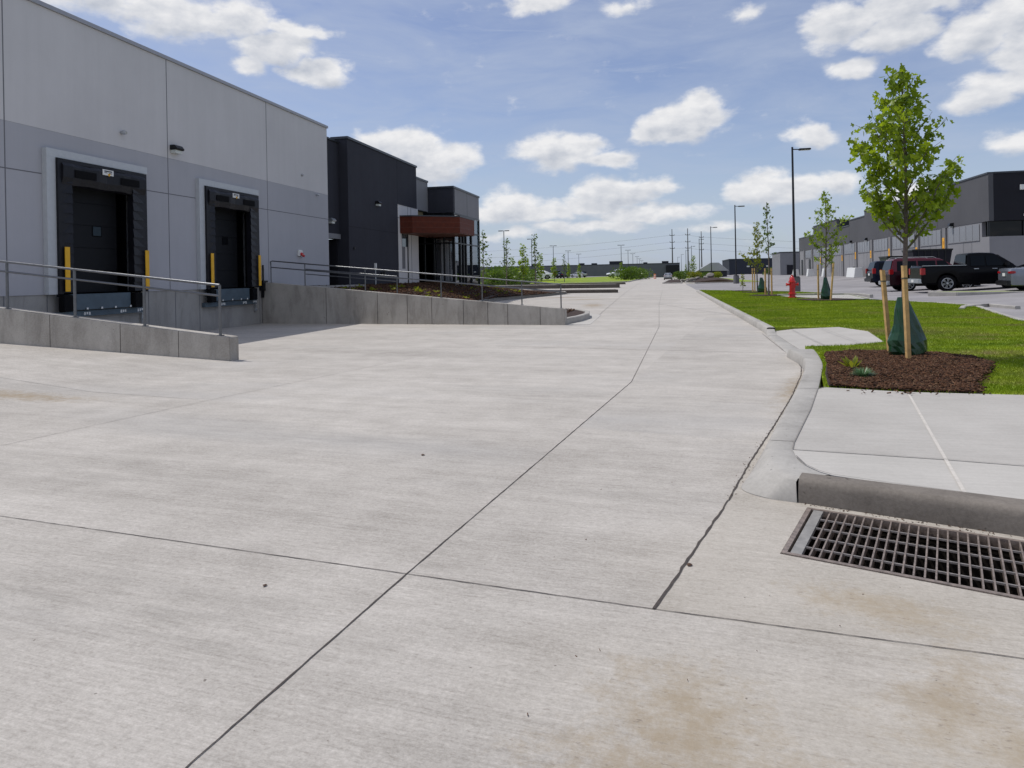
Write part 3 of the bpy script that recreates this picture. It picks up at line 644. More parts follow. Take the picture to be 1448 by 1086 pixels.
# ------------------------------------------------------------ far ground: drives, verges, mulch
def flat(name, poly, z, mat): b = MB(); b.prism(poly, -.03, z); return struct(name, b, mat)
flat('cross_drive', [(2.6, 56.5),(4.5, 56.5),(6, 90),(2.6, 92)], .004, M['asphalt'])
# island closing the right half of the road
island('mulch_island', [(-.25, 98.6),(2.3, 98.2),(3.1, 140),(.9, 140)], -.02, .16, M['soil'], M['kerb'], .18)
flat('grass_verge', [(3.9, 94),(13, 93),(14, 118),(12, 240),(3.2, 240),(3.2, 130)], .13, M['grass'])
b = MB(); kerb_line([(13, 92.8),(3.9, 93.8),(2.9, 97),(3.15, 130),(3.15, 240)], .18, -.02, .17, b); struct('kerb', b, M['kerb'])
fm = [(3.6, 96.5),(9.6, 95.5),(10.4, 102),(9, 128),(4, 132)]
def fmz(x, y): return .14+.55*clamp(1-((x-6.8)/3.4)**2-((y-108)/20)**2)
b = cdt_sheet(fm, [], [(3.6+i*.7, 96+j*2) for i in range(10) for j in range(19) if pip(3.6+i*.7, 96+j*2, fm)], fmz, lambda x, y: not pip(x, y, fm)); struct('mulch_mound', b, M['soil'], smooth=True)
# left: verge and drive islands
def vz(x, y): return .14+.56*clamp((y-112+(x+22)*.15)/12)*clamp((-8-x)/8)
vp = [(-6.5, 122),(-14, 112),(-30, 107),(-70, 118),(-90, 236),(-5.6, 236)]
b = cdt_sheet(vp, [], [(-88+i*4, 108+j*4) for i in range(21) for j in range(31) if pip(-88+i*4, 108+j*4, vp)], vz, lambda x, y: not pip(x, y, vp)); struct('grass_verge', b, M['grass'], smooth=True)
b = MB(); kerb_line([(-70, 117.8),(-30, 106.8),(-14, 111.6),(-7.2, 120.6),(-6.3, 123.5),(-5.6, 236)], .2, -.02, .18, b); struct('kerb', b, M['kerb'])
flat('parking_lot', [(-200, 122),(-24, 122),(-18, 236),(-12, 255),(-260, 255)], .735, M['asphalt'])
island('gravel_island', [(-3.8, 54.9),(-4.1, 56.6),(-26, 60.5),(-26, 58.2),(-9, 55.4)], -.02, .24, M['soil'], M['kerb_shade'], .3)
island('gravel_island', [(-4.9, 74.2),(-5.2, 77),(-36, 81),(-36, 78.6),(-12, 74.5)], -.02, .42, M['walk'], M['kerb_shade'], .3)
island('grass_island', [(-5.6, 98),(-6, 101),(-38, 106),(-38, 103),(-14, 98.6)], -.02, .26, M['grass'], M['kerb_shade'], .3)

# ------------------------------------------------------------ left building
BX = -13.8
wh = thing('warehouse', 'pale grey warehouse with two black dock doors, charcoal block and glazed entrance', 'warehouse', (BX, 20, 0), world=True)
def W(name, mb, mat, parent=wh, **k): return build(name, mb, mat, parent, **k)
ROOF = 7.87; SEAM = 5.06; BASE = 1.27; YE = 26.4; YS = 11.78
b = MB(); b.box(BX-.3, BX, YS, YE, SEAM, ROOF); W('upper_wall', b, M['upper'])
# lower wall with the two dock openings left open
OP = [(13.18, 15.78), (18.40, 21.0)]; OT = 4.22
b = MB(); yy = YS
for (a, c) in OP: b.box(BX-.3, BX, yy, a, BASE, SEAM-.004); b.box(BX-.3, BX, a, c, OT, SEAM-.004); yy = c
b.box(BX-.3, BX, yy, YE, BASE, SEAM-.004); W('lower_wall', b, M['lower'])
b = MB(); yy = YS
for (a, c) in OP: b.box(BX-.3, BX-.02, yy, c+.0 if False else a, -.1, BASE-.003); b.box(BX-.3, BX-.02, a, c, -.1, 1.19); yy = c
b.box(BX-.3, BX-.02, yy, YE, -.1, BASE-.003); W('concrete_base', b, M['basec'])
b = MB()
for y in (11.95, 16.9, 21.9): b.box(BX-.01, BX+.004, y-.012, y+.012, BASE, ROOF)
yy = YS
b.box(BX-.01, BX+.003, YS, 12.83, 4.02, 4.045); b.box(BX-.01, BX+.003, 15.95, 18.05, 4.02, 4.045); b.box(BX-.01, BX+.003, 21.17, YE, 4.02, 4.045)
for y in [YS+.1+1.05*i for i in range(14)]:
    if not any(a-.1 < y < c+.1 for a, c in OP): b.box(BX-.03, BX-.015, y-.01, y+.01, 0, BASE)
W('panel_joints', b, M['groove'])
b = MB(); b.box(BX-.36, BX+.05, YS, YE+.05, ROOF+.003, ROOF+.10); b.box(BX-.36, BX+.03, YS, YE+.03, ROOF-.06, ROOF-.001) if False else None; W('parapet_cap', b, M['cap'])
b = MB(); b.box(-60, BX-.301, YS+.01, YE-.31, 7.1, 7.3); W('roof', b, M['mid'])
b = MB(); b.box(-60, BX-.301, YE-.3, YE, 0, ROOF); b.box(-60, BX-.301, YS, YS+.3, 0, ROOF); W('end_wall', b, M['upper'])
# dark inside of the docks; black strips paint the shade in the reveals
for (a, c), nm in zip([(13.44, 15.32), (18.66, 20.54)], ('nearer', 'farther')):
    b = MB(); b.box(BX-.302, BX+.001, a-.259, a-.245, 1.25, 4.219); b.box(BX-.302, BX+.001, c+.445, c+.459, 1.25, 4.219); b.box(BX-.302, BX+.001, a-.244, c+.444, 4.205, 4.219); W('reveal_shade', b, M['rubber'])
    b = MB(); b.box(BX-4, BX-.301, a-.5, a-.45, 1.2, OT+.4); b.box(BX-4, BX-.301, c+.75, c+.8, 1.2, OT+.4); b.box(BX-4, BX-3.95, a-.449, c+.749, 1.2, OT+.4); b.box(BX-4, BX-.301, a-.449, c+.749, OT+.35, OT+.399); b.box(BX-4, BX-.301, a-.449, c+.749, 1.2, 1.24)
    W('dock_interior', b, M['vinyl'])
    # door leaf, set back, sections and vision panes
    dl = MB(); x0 = BX-.36
    for k in range(5): dl.box(x0-.05, x0, a-.3, c+.05, 1.29+k*.56, 1.29+k*.56+.552)
    leaf = W('dock_door', dl, M['doorleaf'])
    pn = MB(); y0 = a+1.13
    pn.box(x0+.001, x0+.012, y0, y0+.30, 2.70, 2.98); pn.box(x0+.001, x0+.012, y0-.80, y0-.58, 2.66, 2.94)
    W('vision_frame', pn, M['rubber'], leaf)
    p2 = MB(); p2.box(x0+.012, x0+.016, y0+.025, y0+.275, 2.725, 2.955); p2.box(x0+.012, x0+.016, y0-.78, y0-.60, 2.685, 2.915); W('vision_pane', p2, M['glass_lt'] if nm == 'nearer' else M['glass'], leaf)
    tr = MB(); tr.box(x0+.03, x0+.07, c+.36, c+.41, 1.3, 3.95); W('door_track', tr, M['galv'])
    # steel frame and dock seal
    s0, s1 = a-.36, c+.52
    f = MB(); f.box(BX+.002, BX+.13, s0-.24, s0-.004, 1.27, 4.44); f.box(BX+.002, BX+.13, s0-.24, s1+.10, 4.442, 4.63); f.box(BX+.002, BX+.06, s1+.004, s1+.10, 1.27, 4.44)
    W('dock_frame', f, M['frame_lt'])
    seal = MB(); SX = BX+.22
    seal.box(BX+.003, SX-.03, s0, s0+.10, 1.27, 4.42)
    seal.box(BX+.003, SX-.03, s1-.08, s1, 1.27, 4.42); seal.box(BX+.003, SX-.03, s0+.1, s1-.08, 4.34, 4.42)
    sl_ = W('dock_seal', seal, M['vinyl'])
    for (q0_, q1_, sgn) in ((s0+.10, a, 1), (c, s1-.08, -1)):
        p = MB(); n = 13
        for k in range(n):                      # pleated vinyl wear flaps
            z0 = 1.30+k*3.03/n; z1 = z0+3.03/n+.03
            yi = q1_ if sgn > 0 else q0_; yo = q0_ if sgn > 0 else q1_
            p.add([(SX-.03, yo, z0),(SX-.03, yo, z1),(SX-.002-.018, yi, z1),(SX+.012, yi, z0),(BX+.02, yi-.02*sgn, z0),(BX+.02, yi-.02*sgn, z1)], [(0,1,2,3),(3,2,5,4),(0,3,4),(1,5,2)])
        W('side_pad', p, M['vinyl'], sl_)
    hp = MB(); ya, yb = s0+.10, s1-.08; n = 10
    prof = [(SX-.02, 4.335), (SX+.02, 4.26), (SX+.015, 4.0), (SX-.03, 3.84), (BX+.05, 3.82), (BX+.05, 4.33)]
    rows = []
    for k in range(n+1):
        y = lerp(ya, yb, k/n); wv_ = .012*sin(k*2.1); rows.append([(x+wv_*(1 if j in (1, 2, 3) else 0), y, z+.012*sin(k*1.7+j)) for j, (x, z) in enumerate(prof)])
    q = loft([r+[r[0]] for r in rows]); hp.add(q.v, q.f); hp.add(rows[0], [tuple(range(6))]); hp.add(rows[-1], [tuple(range(6))]); W('head_pad', hp, M['vinyl'], sl_)
    for yq in (lerp(ya, yb, .12), lerp(ya, yb, .66)):
        pt = MB(); pt.box(SX+.032, SX+.042, yq, yq+.62, 4.02, 4.2); W('head_patch', pt, M['rubber'], sl_)
    sg = MB(); ym = (s0+s1)/2-.16; sg.box(SX+.03, SX+.04, ym, ym+.34, 4.20, 4.34); sg.cur = 1
    for (u0, u1, z0, z1) in ((.05, .29, 4.285, 4.315), (.05, .13, 4.255, 4.27), (.2, .29, 4.245, 4.265)): sg.box(SX+.04, SX+.043, ym+u0, ym+u1, z0, z1)
    sg.cur = 2; sg.tube([(SX+.045, ym+.19, 4.24), (SX+.045, ym+.19, 4.18)], [.035, .01], 6); W('maker_plate', sg, [M['white'], M['capdark'], M['yellow']], sl_)
    for yq in (s0+.10, s1-.15):
        y_ = MB(); y_.box(SX+.014, SX+.03, yq, yq+.13, 1.33, 2.37); W('yellow_guard', y_, M['yellow'], sl_)
    # leveller, lip, bumpers
    lv = MB(); lv.box(BX-.018, BX+.20, a-.08, c-.12, .88, 1.26); lev = W('dock_leveler', lv, M['steel_blue'], bevel=.01)
    lp = MB(); lp.box(BX+.0, BX+.13, a-.40, c+.40, .72, .855); W('leveler_beam', lp, M['steel_blue'], lev)
    bt = MB()
    rr = random.Random(nm)
    for k in range(4):
        yq = lerp(a+.3, c-.25, k/3)+rr.uniform(-.08, .08); bt.box(BX+.22, BX+.228, yq, yq+.05, .885, .93)
    for yq in (a+.35, c+.18, c-.4):
        for k in range(3): bt.box(BX+.13, BX+.138, yq+k*.07, yq+k*.07+.045, .755+rr.uniform(-.02, .02), .82)
    W('stencil_marks', bt, M['white'], lev)
    for yq in (a-.37, c-.08):
        bm_ = MB(); bm_.box(BX+.14, BX+.30, yq, yq+.27, .86, 1.25); W('dock_bumper', bm_, M['rubber'], bevel=.015)
    hk = MB(); hk.box(BX+.0, BX+.06, c+.42, c+.5, .45, .7); hk.box(BX+.06, BX+.09, c+.44, c+.48, .48, .56); W('dock_hook', hk, M['galv'])
# wall lamps, sensors, strobe
def wall_lamp(y, z, X=BX, m=M['black']):
    b = MB(); b.slab_y([(X, z+.12),(X+.16, z+.12),(X+.24, z+.02),(X+.22, z-.02),(X, z-.02)], y-.17, y+.17); l = W('wall_light', b, m, bevel=.012)
    b = MB(); b.box(X+.01, X+.17, y-.14, y+.14, z-.11, z-.022); W('light_lens', b, M['lens'], l)
wall_lamp(17.15, 5.33)
def fitting(name, y, z, r, L, mat, X=BX):
    b = MB(); b.tube([(X, y, z), (X+L*.5, y, z), (X+L, y, z-.02)], [r*.8, r, r*.6], 10); return W(name, b, mat, smooth=True)
fitting('sensor', 15.2, 5.44, .06, .16, M['galv']); fitting('sensor', 25.4, 4.95, .05, .16, M['galv']); fitting('vent_cap', 24.3, 5.6, .06, .05, M['cap'])
b = MB(); b.box(BX, BX+.08, 23.85, 24.15, 2.42, 2.66); st_ = W('fire_alarm', b, M['white'], bevel=.02)
b = MB(); b.tube([(BX+.08, 24.0, 2.5), (BX+.16, 24.0, 2.48)], [.07, .05], 10); b.tube([(BX+.08, 24.12, 2.44), (BX+.15, 24.14, 2.42)], [.05, .04], 10); W('strobe', b, M['red'], st_)
b = MB(); b.box(BX+.001, BX+.10, 21.4, 21.52, .9, 1.35); b.tube([(BX+.05, 21.46, 1.3), (BX+.05, 21.46, 2.05)], .03, 6); b.box(BX+.0, BX+.16, 21.3, 21.58, 1.15, 1.5); W('control_box', b, M['black'])
b = MB(); b.tube([(BX+.08, 22.2, .32), (BX+.08, 22.2, .36)], .05, 8); W('conduit', b, M['galv'])
# recess between the pale and the charcoal blocks
RX = BX-.45; Y0 = 28.3; DR = 7.80
b = MB(); b.box(RX-.3, RX, YE+.0, Y0, 3.52, 7.62); W('recess_wall', b, M['dark'])
b = MB(); b.box(RX-.3, RX+.06, YE, Y0, 7.623, 7.70); W('coping', b, M['capdark'])
b = MB(); b.box(RX-.3, RX+.05, YE+.001, Y0-.001, 3.30, 3.517); W('door_canopy', b, M['mid'])
b = MB(); b.box(RX-2.3, RX-.301, YE-.02, YE, 1.2, 3.5) if False else None
b.box(RX-2.2, RX-.1, Y0-.05, Y0-.004, 1.2, 3.298); b.box(RX-2.3, RX-2.2, YE, Y0-.004, 1.2, 3.298); W('recess_side', b, M['dark2'])
gx = RX-.5
b = MB(); b.box(gx-.02, gx, YE+.06, Y0-.56, 1.27, 3.29); gd = W('side_entrance', b, M['glass'])
b = MB()
for y in (YE+.03, YE+.72, YE+1.2, Y0-.55): b.box(gx, gx+.06, y-.03, y+.03, 1.25, 3.29)
for z in (1.28, 2.55, 3.25): b.box(gx, gx+.055, YE+.03, Y0-.55, z-.03, z+.03)
W('door_frame', b, M['mullion'], gd)
b = MB(); b.tube([(gx+.1, YE+1.1, 1.6), (gx+.1, YE+1.1, 2.3)], .02, 8); W('handle', b, M['galv'], gd)
wall_lamp(YE+1.0, 4.05, RX, M['galv'])
# charcoal block
DX = BX+.0; YD = 37.0; YW = 34.1
b = MB(); b.box(RX-.3, DX, Y0, Y0+.3, 0, DR); b.box(DX-.3, DX, Y0+.3, YW, 0, DR); b.box(DX-.3, DX, YW, YD, 5.45, DR); b.box(RX-3, DX-.301, YD-.3, YD, 5.45, DR); W('charcoal_wall', b, M['dark'])
b = MB(); b.box(RX-.35, DX+.05, Y0-.05, YD+.05, DR+.003, DR+.11); W('coping', b, M['capdark'])
b = MB(); b.box(DX-.01, DX+.003, Y0, YW, 3.86, 3.885); b.box(DX-.01, DX+.003, YW-.012, YW+.012, 0, DR); W('panel_joints', b, M['dark2'])
wall_lamp(31.4, 5.18, DX)
b = MB(); b.tube([(DX, 28.8, 2.9), (DX+.05, 28.8, 2.9)], .06, 10); W('door_bell', b, M['black'])
b = MB(); b.tube([(DX, 31.9, 1.75), (DX+.12, 31.9, 1.75), (DX+.14, 31.9, 1.95)], .05, 8); b.box(DX, DX+.1, 31.7, 32.1, 1.6, 1.8); W('fire_connection', b, M['black'])
b = MB(); b.box(-60, BX-.75, YE+.01, 39.0, 7.0, 7.2); W('roof', b, M['mid'])
# white pier under the cantilever
b = MB(); b.box(DX-.35, DX-.03, YW+.01, 37.25, .3, 5.445); wp = W('pale_pier', b, M['upper'])
b = MB(); b.box(DX-.03, DX-.024, YW+.6, YW+1.05, 2.0, 4.3); b.box(DX-.03, DX-.024, YW+2.0, YW+2.05, .9, 5.4); b.box(DX-.03, DX-.025, YW+.01, 37.25, 4.72, 4.745); b.box(DX-.03, DX-.025, YW+1.5, YW+1.53, 4.74, 5.44); W('pier_joints', b, M['groove'], wp)
b = MB(); b.box(DX-.028, DX-.018, YW+.62, YW+1.35, 3.2, 4.1); W('narrow_window', b, M['glass_lt'], wp)
b = MB(); b.box(DX-.028, DX-.0, YW+1.38, YW+1.5, .9, 4.7); W('downpipe', b, M['mullion'], wp)
# middle grey part with clerestory
b = MB(); b.box(DX-.40, DX-.10, YD+.05, 39.18, 5.45, 7.22); W('middle_wall', b, M['mid'])
b = MB(); b.box(DX-.46, DX-.05, YD+.06, 39.19, 7.223, 7.33); W('coping', b, M['capdark'])
b = MB(); b.box(DX-.50, DX-.42, 37.26, 39.18, 4.75, 5.445); W('clerestory_reflection', b, M['beige'])  # beige colour paints the lit reflection in the clerestory
# entrance volume
EX = -12.3; EY0, EY1 = 39.2, 45.0; ER = 6.85; EB = 5.38
b = MB(); b.box(-20, EX, EY0, EY0+.3, EB, ER); W('entrance_front_wall', b, M['dark'])  # same paint as the side wall; its shade is put in as charcoal
b = MB(); b.box(EX-.3, EX, EY0+.3, EY1, EB, ER); b.box(-20, EX-.3, EY1-.3, EY1, 0, ER); W('entrance_side_wall', b, M['mid'])  # brighter face of that wall, painted lighter grey
b = MB(); b.box(-20, EX+.05, EY0-.05, EY1+.05, ER+.003, ER+.12); W('coping', b, M['capdark'])
b = MB(); b.box(EX-.01, EX+.004, 42.1, 42.16, EB, ER); b.box(EX-.01, EX+.03, EY0, EY1, EB-.10, EB-.003); W('panel_joints', b, M['mullion'])
b = MB(); b.box(EX-.06, EX-.04, EY0+.1, EY1-.1, .9, EB-.1); gw = W('entrance_glazing', b, M['clear'])
b = MB()
for y in (EY0+.06, 40.5, 41.15, 41.75, 43.0, 44.9): b.box(EX-.039, EX+.04, y-.05, y+.05, .85, EB-.1)
for z in (1.55, 3.55, 4.3): b.box(EX-.038, EX+.03, EY0+.06, EY1-.1, z-.035, z+.035)
W('mullions', b, M['mullion'], gw)
b = MB(); b.box(-15.4, EX-.1, EY0+.09, EY0+.11, .9, 4.95); fw = W('front_glazing', b, M['clear'])
b = MB()
for x in (EX-.08, -12.95, -13.6, -14.2, -15.3): b.box(x-.05, x+.05, EY0+.03, EY0+.089, .85, EB-.002)
for z in (3.55, 4.9, 1.2): b.box(-15.35, EX-.03, EY0+.032, EY0+.088, z-.045, z+.045)
W('mullions', b, M['mullion'], fw)
b = MB(); b.box(-15.35, EX-.12, EY0+.112, EY0+.5, 4.95, EB-.002); W('transom_panel', b, M['dark2'])
b = MB(); b.box(-17, -12.9, EY1-1.2, EY1-1.1, .5, 4.9); W('lobby_wall', b, M['beige'])
b = MB(); b.box(-19.9, EX-.1, EY0+.3, EY1-.31, .9, 1.15); W('lobby_floor', b, M['basec'])
b = MB(); b.box(-19.9, EX-.31, EY0+.6, EY1-.31, 5.0, 5.1); W('lobby_ceiling', b, M['upper'])
b = MB(); b.box(-14.6, -13.2, 41.4, 42.2, 1.15, 2.25); W('reception_desk', b, M['soffit'])
b = MB(); b.box(-15.6, -15.5, 37.26, 39.25, .5, 5.4); b.box(-15.5, DX-.36, 37.27, 37.3, .5, 5.4); W('lobby_door', b, M['glass'])
# red wood canopy
cp = [(DX-.02, 34.45),(-13.15, 34.55),(-12.85, 34.75),(-10.95, 36.05),(-10.95, 38.95),(-12.2, 38.97),(-12.2, 39.1),(DX-.02, 39.1)]
b = MB(); b.prism(cp, 3.92, 4.80); cn = W('canopy', b, M['wood'])
b = MB(); b.prism([(lerp(-12.6, x, 1.012), lerp(37, y, 1.012)) for x, y in cp], 4.803, 4.86); W('canopy_edge', b, M['capdark'], cn)
b = MB(); b.prism([(lerp(-12.6, x, .985), lerp(37, y, .985)) for x, y in cp], 3.89, 3.917); W('soffit', b, M['soffit'], cn)
b = MB()
for z in (4.21, 4.5): b.prism([(lerp(-12.6, x, 1.0012), lerp(37, y, 1.0012)) for x, y in cp], z, z+.012)
W('canopy_seams', b, M['soffit'], cn)

t = thing('marker_post', 'slim white marker post in front of the charcoal wall, behind the ramp rails', 'post', (-13.3, 30.0, 1.0), world=True)
build('pole', MB().tube([(-13.3, 30.0, .9), (-13.3, 30.0, 2.0)], .025, 8), M['galv'], t); build('cap', MB().box(-13.34, -13.26, 29.94, 30.06, 2.0, 2.22), M['white'], t)
# ------------------------------------------------------------ planted mound beside the entrance
bed = [(-3.05, 21.3),(-2.85, 22.0),(-2.72, 23.2),(-2.86, 24.5),(-3.3, 25.7),(-4.25, 26.45),(-5.7, 26.85),(-6.9, 28.1),(-8.3, 30.6),(-9.6, 34.6),(-9.9, 40),(-8.2, 48),(-7.3, 53.5),(-8.0, 54.6),(-9.6, 54.9),(-16, 54.9),(-16, 22.9),(-13.85, 22.9),(-9, 22.5),(-4.6, 21.75)]
kpts = [(-3.0, 20.55),(-2.72, 21.8),(-2.6, 23.2),(-2.75, 24.6),(-3.2, 25.8),(-4.2, 26.6),(-5.6, 27.0),(-6.8, 28.2),(-8.2, 30.6),(-9.75, 35),(-10.2, 40),(-8.6, 47.6),(-7.6, 53.0),(-7.9, 54.4),(-9.4, 55.1),(-16, 55.2)]
def dseg(x, y, P):
    m = 1e9
    for (a, c), (d, e) in zip(P, P[1:]):
        L2 = (d-a)**2+(e-c)**2; t = clamp(((x-a)*(d-a)+(y-c)*(e-c))/L2); m = min(m, sqrt((x-a-t*(d-a))**2+(y-c-t*(e-c))**2))
    return m
def rampz(x): return .40+(1.22-.40)*clamp((-3.0-x)/9.6)
def bedz(x, y):
    d = dseg(x, y, kpts); top = pl([(-14, 1.22), (-3, .42)], x) if y < 40 else lerp(pl([(-14, 1.22), (-3, .42)], x), .35, clamp((y-40)/12))
    z = .14+(top-.14)*clamp(d/2.6)**.8
    if y < 24.5: z = min(z, lerp(rampz(x)-.05, max(z, .2), clamp((y-22.7)/1.6)))
    if y < 29: z = min(z, lerp(.17, 1.3, clamp((-6.3-x)/5.5)))
    return z
bpts = [(-16+i*.55, 21.4+j*.55) for i in range(24) for j in range(62)]; bpts = [p for p in bpts if pip(*p, bed)]
b = cdt_sheet(bed, [], bpts, bedz, lambda x, y: not pip(x, y, bed)); struct('planting_bed', b, M['soil'], smooth=True)
b = MB(); kerb_line(kpts, .17, -.03, .19, b); struct('kerb', b, M['kerb'])
def sb(rnd):
    x = rnd.uniform(-13.7, -3.3); y = rnd.uniform(21.8, 50); return (x, y) if pip(x, y, bed) and dseg(x, y, kpts) > .15 else None
chips('mulch', 16000, sb, bedz, .075, M['chip'])
# strip of concrete apron skirt beside the ramp end
b = MB(); b.prism([(-2.9, 20.2),(-2.2, 20.4),(-2.3, 25.0),(-3.0, 26.9),(-5.2, 27.7),(-5.2, 27.2),(-3.4, 26.3),(-2.7, 24.8),(-2.6, 22)], -.02, .007); struct('gutter', b, M['walk_light'])

# low retaining wall (left) with its rail
lw = thing('retaining_wall', 'short sloping concrete wall nearest the camera, in front of the dock doors', 'concrete wall', (-10, 11.35, 0), world=True)
YW0, YW1 = 11.28, 11.56; XE = -7.95
def lwt(x): return .455+(1.03-.455)*((XE-x)/(XE+13.15))
b = MB(); cuts = [BX+.0, -12.0, -10.35, -9.05, XE]
vs = []
b.slab_y([(BX, -.1), (XE, -.1), (XE, lwt(XE)-.02), (XE-.02, lwt(XE)), (BX, lwt(BX))], YW0, YW1); build('wall_body', b, M['wallc'], lw, bevel=.012)
b = MB()
for x in cuts[1:-1]: b.box(x-.005, x+.005, YW0-.003, YW0+.01, gz(x, 11)-.05, lwt(x)-.01)
build('wall_joints', b, M['joint'], lw)
# ramp by the building's far side
A0 = Vector((BX+.0, 21.45)); A1 = Vector((-2.93, 20.2)); ad = (A1-A0).normalized(); an = Vector((-ad.y, ad.x))
def rwt(s_): return lerp(1.45, .485, s_)
rw = thing('access_ramp', 'long concrete ramp wall running from the farther dock door to the planted kerb', 'ramp', (-8, 20.8, 0), world=True)
Lr = (A1-A0).length
def wallq(a, c, t, zt0, zt1, zb=-.1):
    p, q = A0+ad*a, A0+ad*c; m = MB(); vs = [(p.x, p.y, zb),(q.x, q.y, zb),(q.x+an.x*t, q.y+an.y*t, zb),(p.x+an.x*t, p.y+an.y*t, zb),(p.x, p.y, zt0),(q.x, q.y, zt1),(q.x+an.x*t, q.y+an.y*t, zt1),(p.x+an.x*t, p.y+an.y*t, zt0)]
    m.add(vs, [(0,1,2,3),(4,5,6,7),(0,1,5,4),(1,2,6,5),(2,3,7,6),(3,0,4,7)]); return m
build('wall_body', wallq(0, Lr, .25, rwt(0), rwt(1)), M['wallc'], rw, bevel=.012)
b = MB()
for s_ in (.24, .42, .52, .60, .70, .775, .835, .93):
    p = A0+ad*Lr*s_-an*.004; b.box(p.x-.006, p.x+.006, p.y-.002, p.y+.012, -.02, rwt(s_)-.01)
build('wall_joints', b, M['joint'], rw)
b = MB(); p0 = A0+an*.252; p1 = A1+an*.252; p2 = A1+an*1.7; p3 = A0+an*1.6
b.add([(p0.x, p0.y, rwt(0)-.12),(p1.x, p1.y, .12),(p2.x, p2.y, .12),(p3.x, p3.y, rwt(0)-.12),(p0.x, p0.y, -.05),(p1.x, p1.y, -.05),(p2.x, p2.y, -.05),(p3.x, p3.y, -.05)], [(0,1,2,3),(0,1,5,4),(1,2,6,5),(2,3,7,6),(3,0,4,7)])
build('ramp_floor', b, M['walk'], rw)
b = MB(); b.box(BX, -13.0, 23.1, 28.2, .3, 1.24); build('landing', b, M['walk'], rw)
# oil-dark smear at the ramp end and its corner
# handrails
def handrail(name, label, posts, rail_pts, mid_drop, mat, r=.022, loc=None, group='pipe handrails', pr=.02):
    t = thing(name, label, 'handrail', loc, group=group, world=True)
    for (x, y, z0, z1) in posts:
        b = MB(); b.tube([(x, y, z0), (x, y, z1)], pr, 10); b.box(x-.05, x+.05, y-.05, y+.05, z0, z0+.012); build('post', b, mat, t, smooth=True)
    b = MB(); b.tube(rail_pts, r, 10); build('top_rail', b, mat, t, smooth=True)
    for d in mid_drop:
        b = MB(); b.tube([(x, y, z-d) for x, y, z in rail_pts], r*.9, 10); build('lower_rail', b, mat, t, smooth=True)
    return t
yr = 11.36
def lrz(x): return 1.43+(1.98-1.43)*((-8.2-x)/(13.12-8.2))
handrail('handrail', 'grey pipe handrail standing on the short concrete wall nearest the camera', [(x, yr, lwt(x)-.004, lrz(x)) for x in (-8.2, -9.86, -11.47, -13.12)], [(-8.2, yr, lrz(-8.2)), (-11, yr, lrz(-11)), (-13.8, yr, lrz(-13.8))], (.2,), M['rail'], .024, (-8.2, yr, .5), pr=.027)
def onramp(X, off=.12):
    s_ = (A0.x-X)/(A0.x-A1.x); p = A0.lerp(A1, s_)+an*off; return p, s_
posts = []
for X in (-13.5, -12.1, -9.75, -7.0, -5.6, -4.3, -3.07):
    p, s_ = onramp(X); posts.append((p.x, p.y, rwt(s_)-.004, rwt(s_)+lerp(.76, .72, s_)))
rl = [(p[0], p[1], p[3]) for p in posts]
t2 = handrail('handrail', 'long pipe handrail along the top of the far ramp wall', posts, [(rl[0][0], rl[0][1], rl[0][2]-.2), (rl[0][0]-.02, rl[0][1], rl[0][2]-.03), (rl[0][0]+.06, rl[0][1], rl[0][2])]+rl[1:], (), M['rail'], .022, (-8, 20.9, .5))
b = MB(); b.tube([(x, y, z-.22) for x, y, z in rl], .02, 10); build('lower_rail', b, M['rail'], t2, smooth=True)
posts = []
for X in (-13.2, -11.3, -9.4):
    p, s_ = onramp(X, 1.65); posts.append((p.x, p.y, rwt(s_)-.2, rwt(s_)+.5))
rl = [(p[0], p[1], p[3]) for p in posts]
handrail('handrail', 'shorter pipe handrail on the inner side of the ramp, behind the long one', posts, rl, (.18,), M['rail'], .02, (-11, 22.6, .5))

# ------------------------------------------------------------ storm drain grate
sd = thing('storm_drain', 'rusty steel grate over the dark catch basin at the kerb inlet', 'drain grate', (*gp(.6, .4), 0), world=True)
def gbox(m, a0, a1, c0, c1, z0, z1):
    q = [gp(a0, c0), gp(a1, c0), gp(a1, c1), gp(a0, c1)]; vs = [(x, y, z0) for x, y in q]+[(x, y, z1) for x, y in q]
    m.add(vs, [(0,3,2,1),(4,5,6,7),(0,1,5,4),(1,2,6,5),(2,3,7,6),(3,0,4,7)])
b = MB(); gbox(b, .004, gL-.004, .004, .03, -.06, .006); gbox(b, .004, gL-.004, gW-.03, gW-.004, -.06, .006); gbox(b, .004, .03, .031, gW-.031, -.06, .006); gbox(b, gL-.03, gL-.004, .031, gW-.031, -.06, .006); build('grate_frame', b, M['grate'], sd)
b = MB(); gbox(b, .045, .10, .034, gW-.034, -.02, .004); build('grate_plate', b, simple('worn_plate', (.26, .25, .235), .6, .2, var=.25, scale=12), sd)
b = MB(); k = 0; a = .135
while a < gL-.04: gbox(b, a, a+.008, .034, gW-.034, -.045, .0058); a += .047
build('grate_bars', b, M['grate'], sd)
b = MB()
for c in (.16, .32, .48, .64): gbox(b, .104, gL-.034, c-.0045, c+.0045, -.007, .003)
build('grate_rods', b, M['grate_rod'], sd)
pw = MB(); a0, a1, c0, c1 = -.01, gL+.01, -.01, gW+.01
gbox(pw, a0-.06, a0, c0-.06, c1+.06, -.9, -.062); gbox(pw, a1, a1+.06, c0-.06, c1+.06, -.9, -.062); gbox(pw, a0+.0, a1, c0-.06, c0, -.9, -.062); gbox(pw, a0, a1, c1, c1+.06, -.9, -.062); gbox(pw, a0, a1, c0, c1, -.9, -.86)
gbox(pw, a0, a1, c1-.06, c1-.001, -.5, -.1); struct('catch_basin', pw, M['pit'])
b = MB(); rr = random.Random(5)
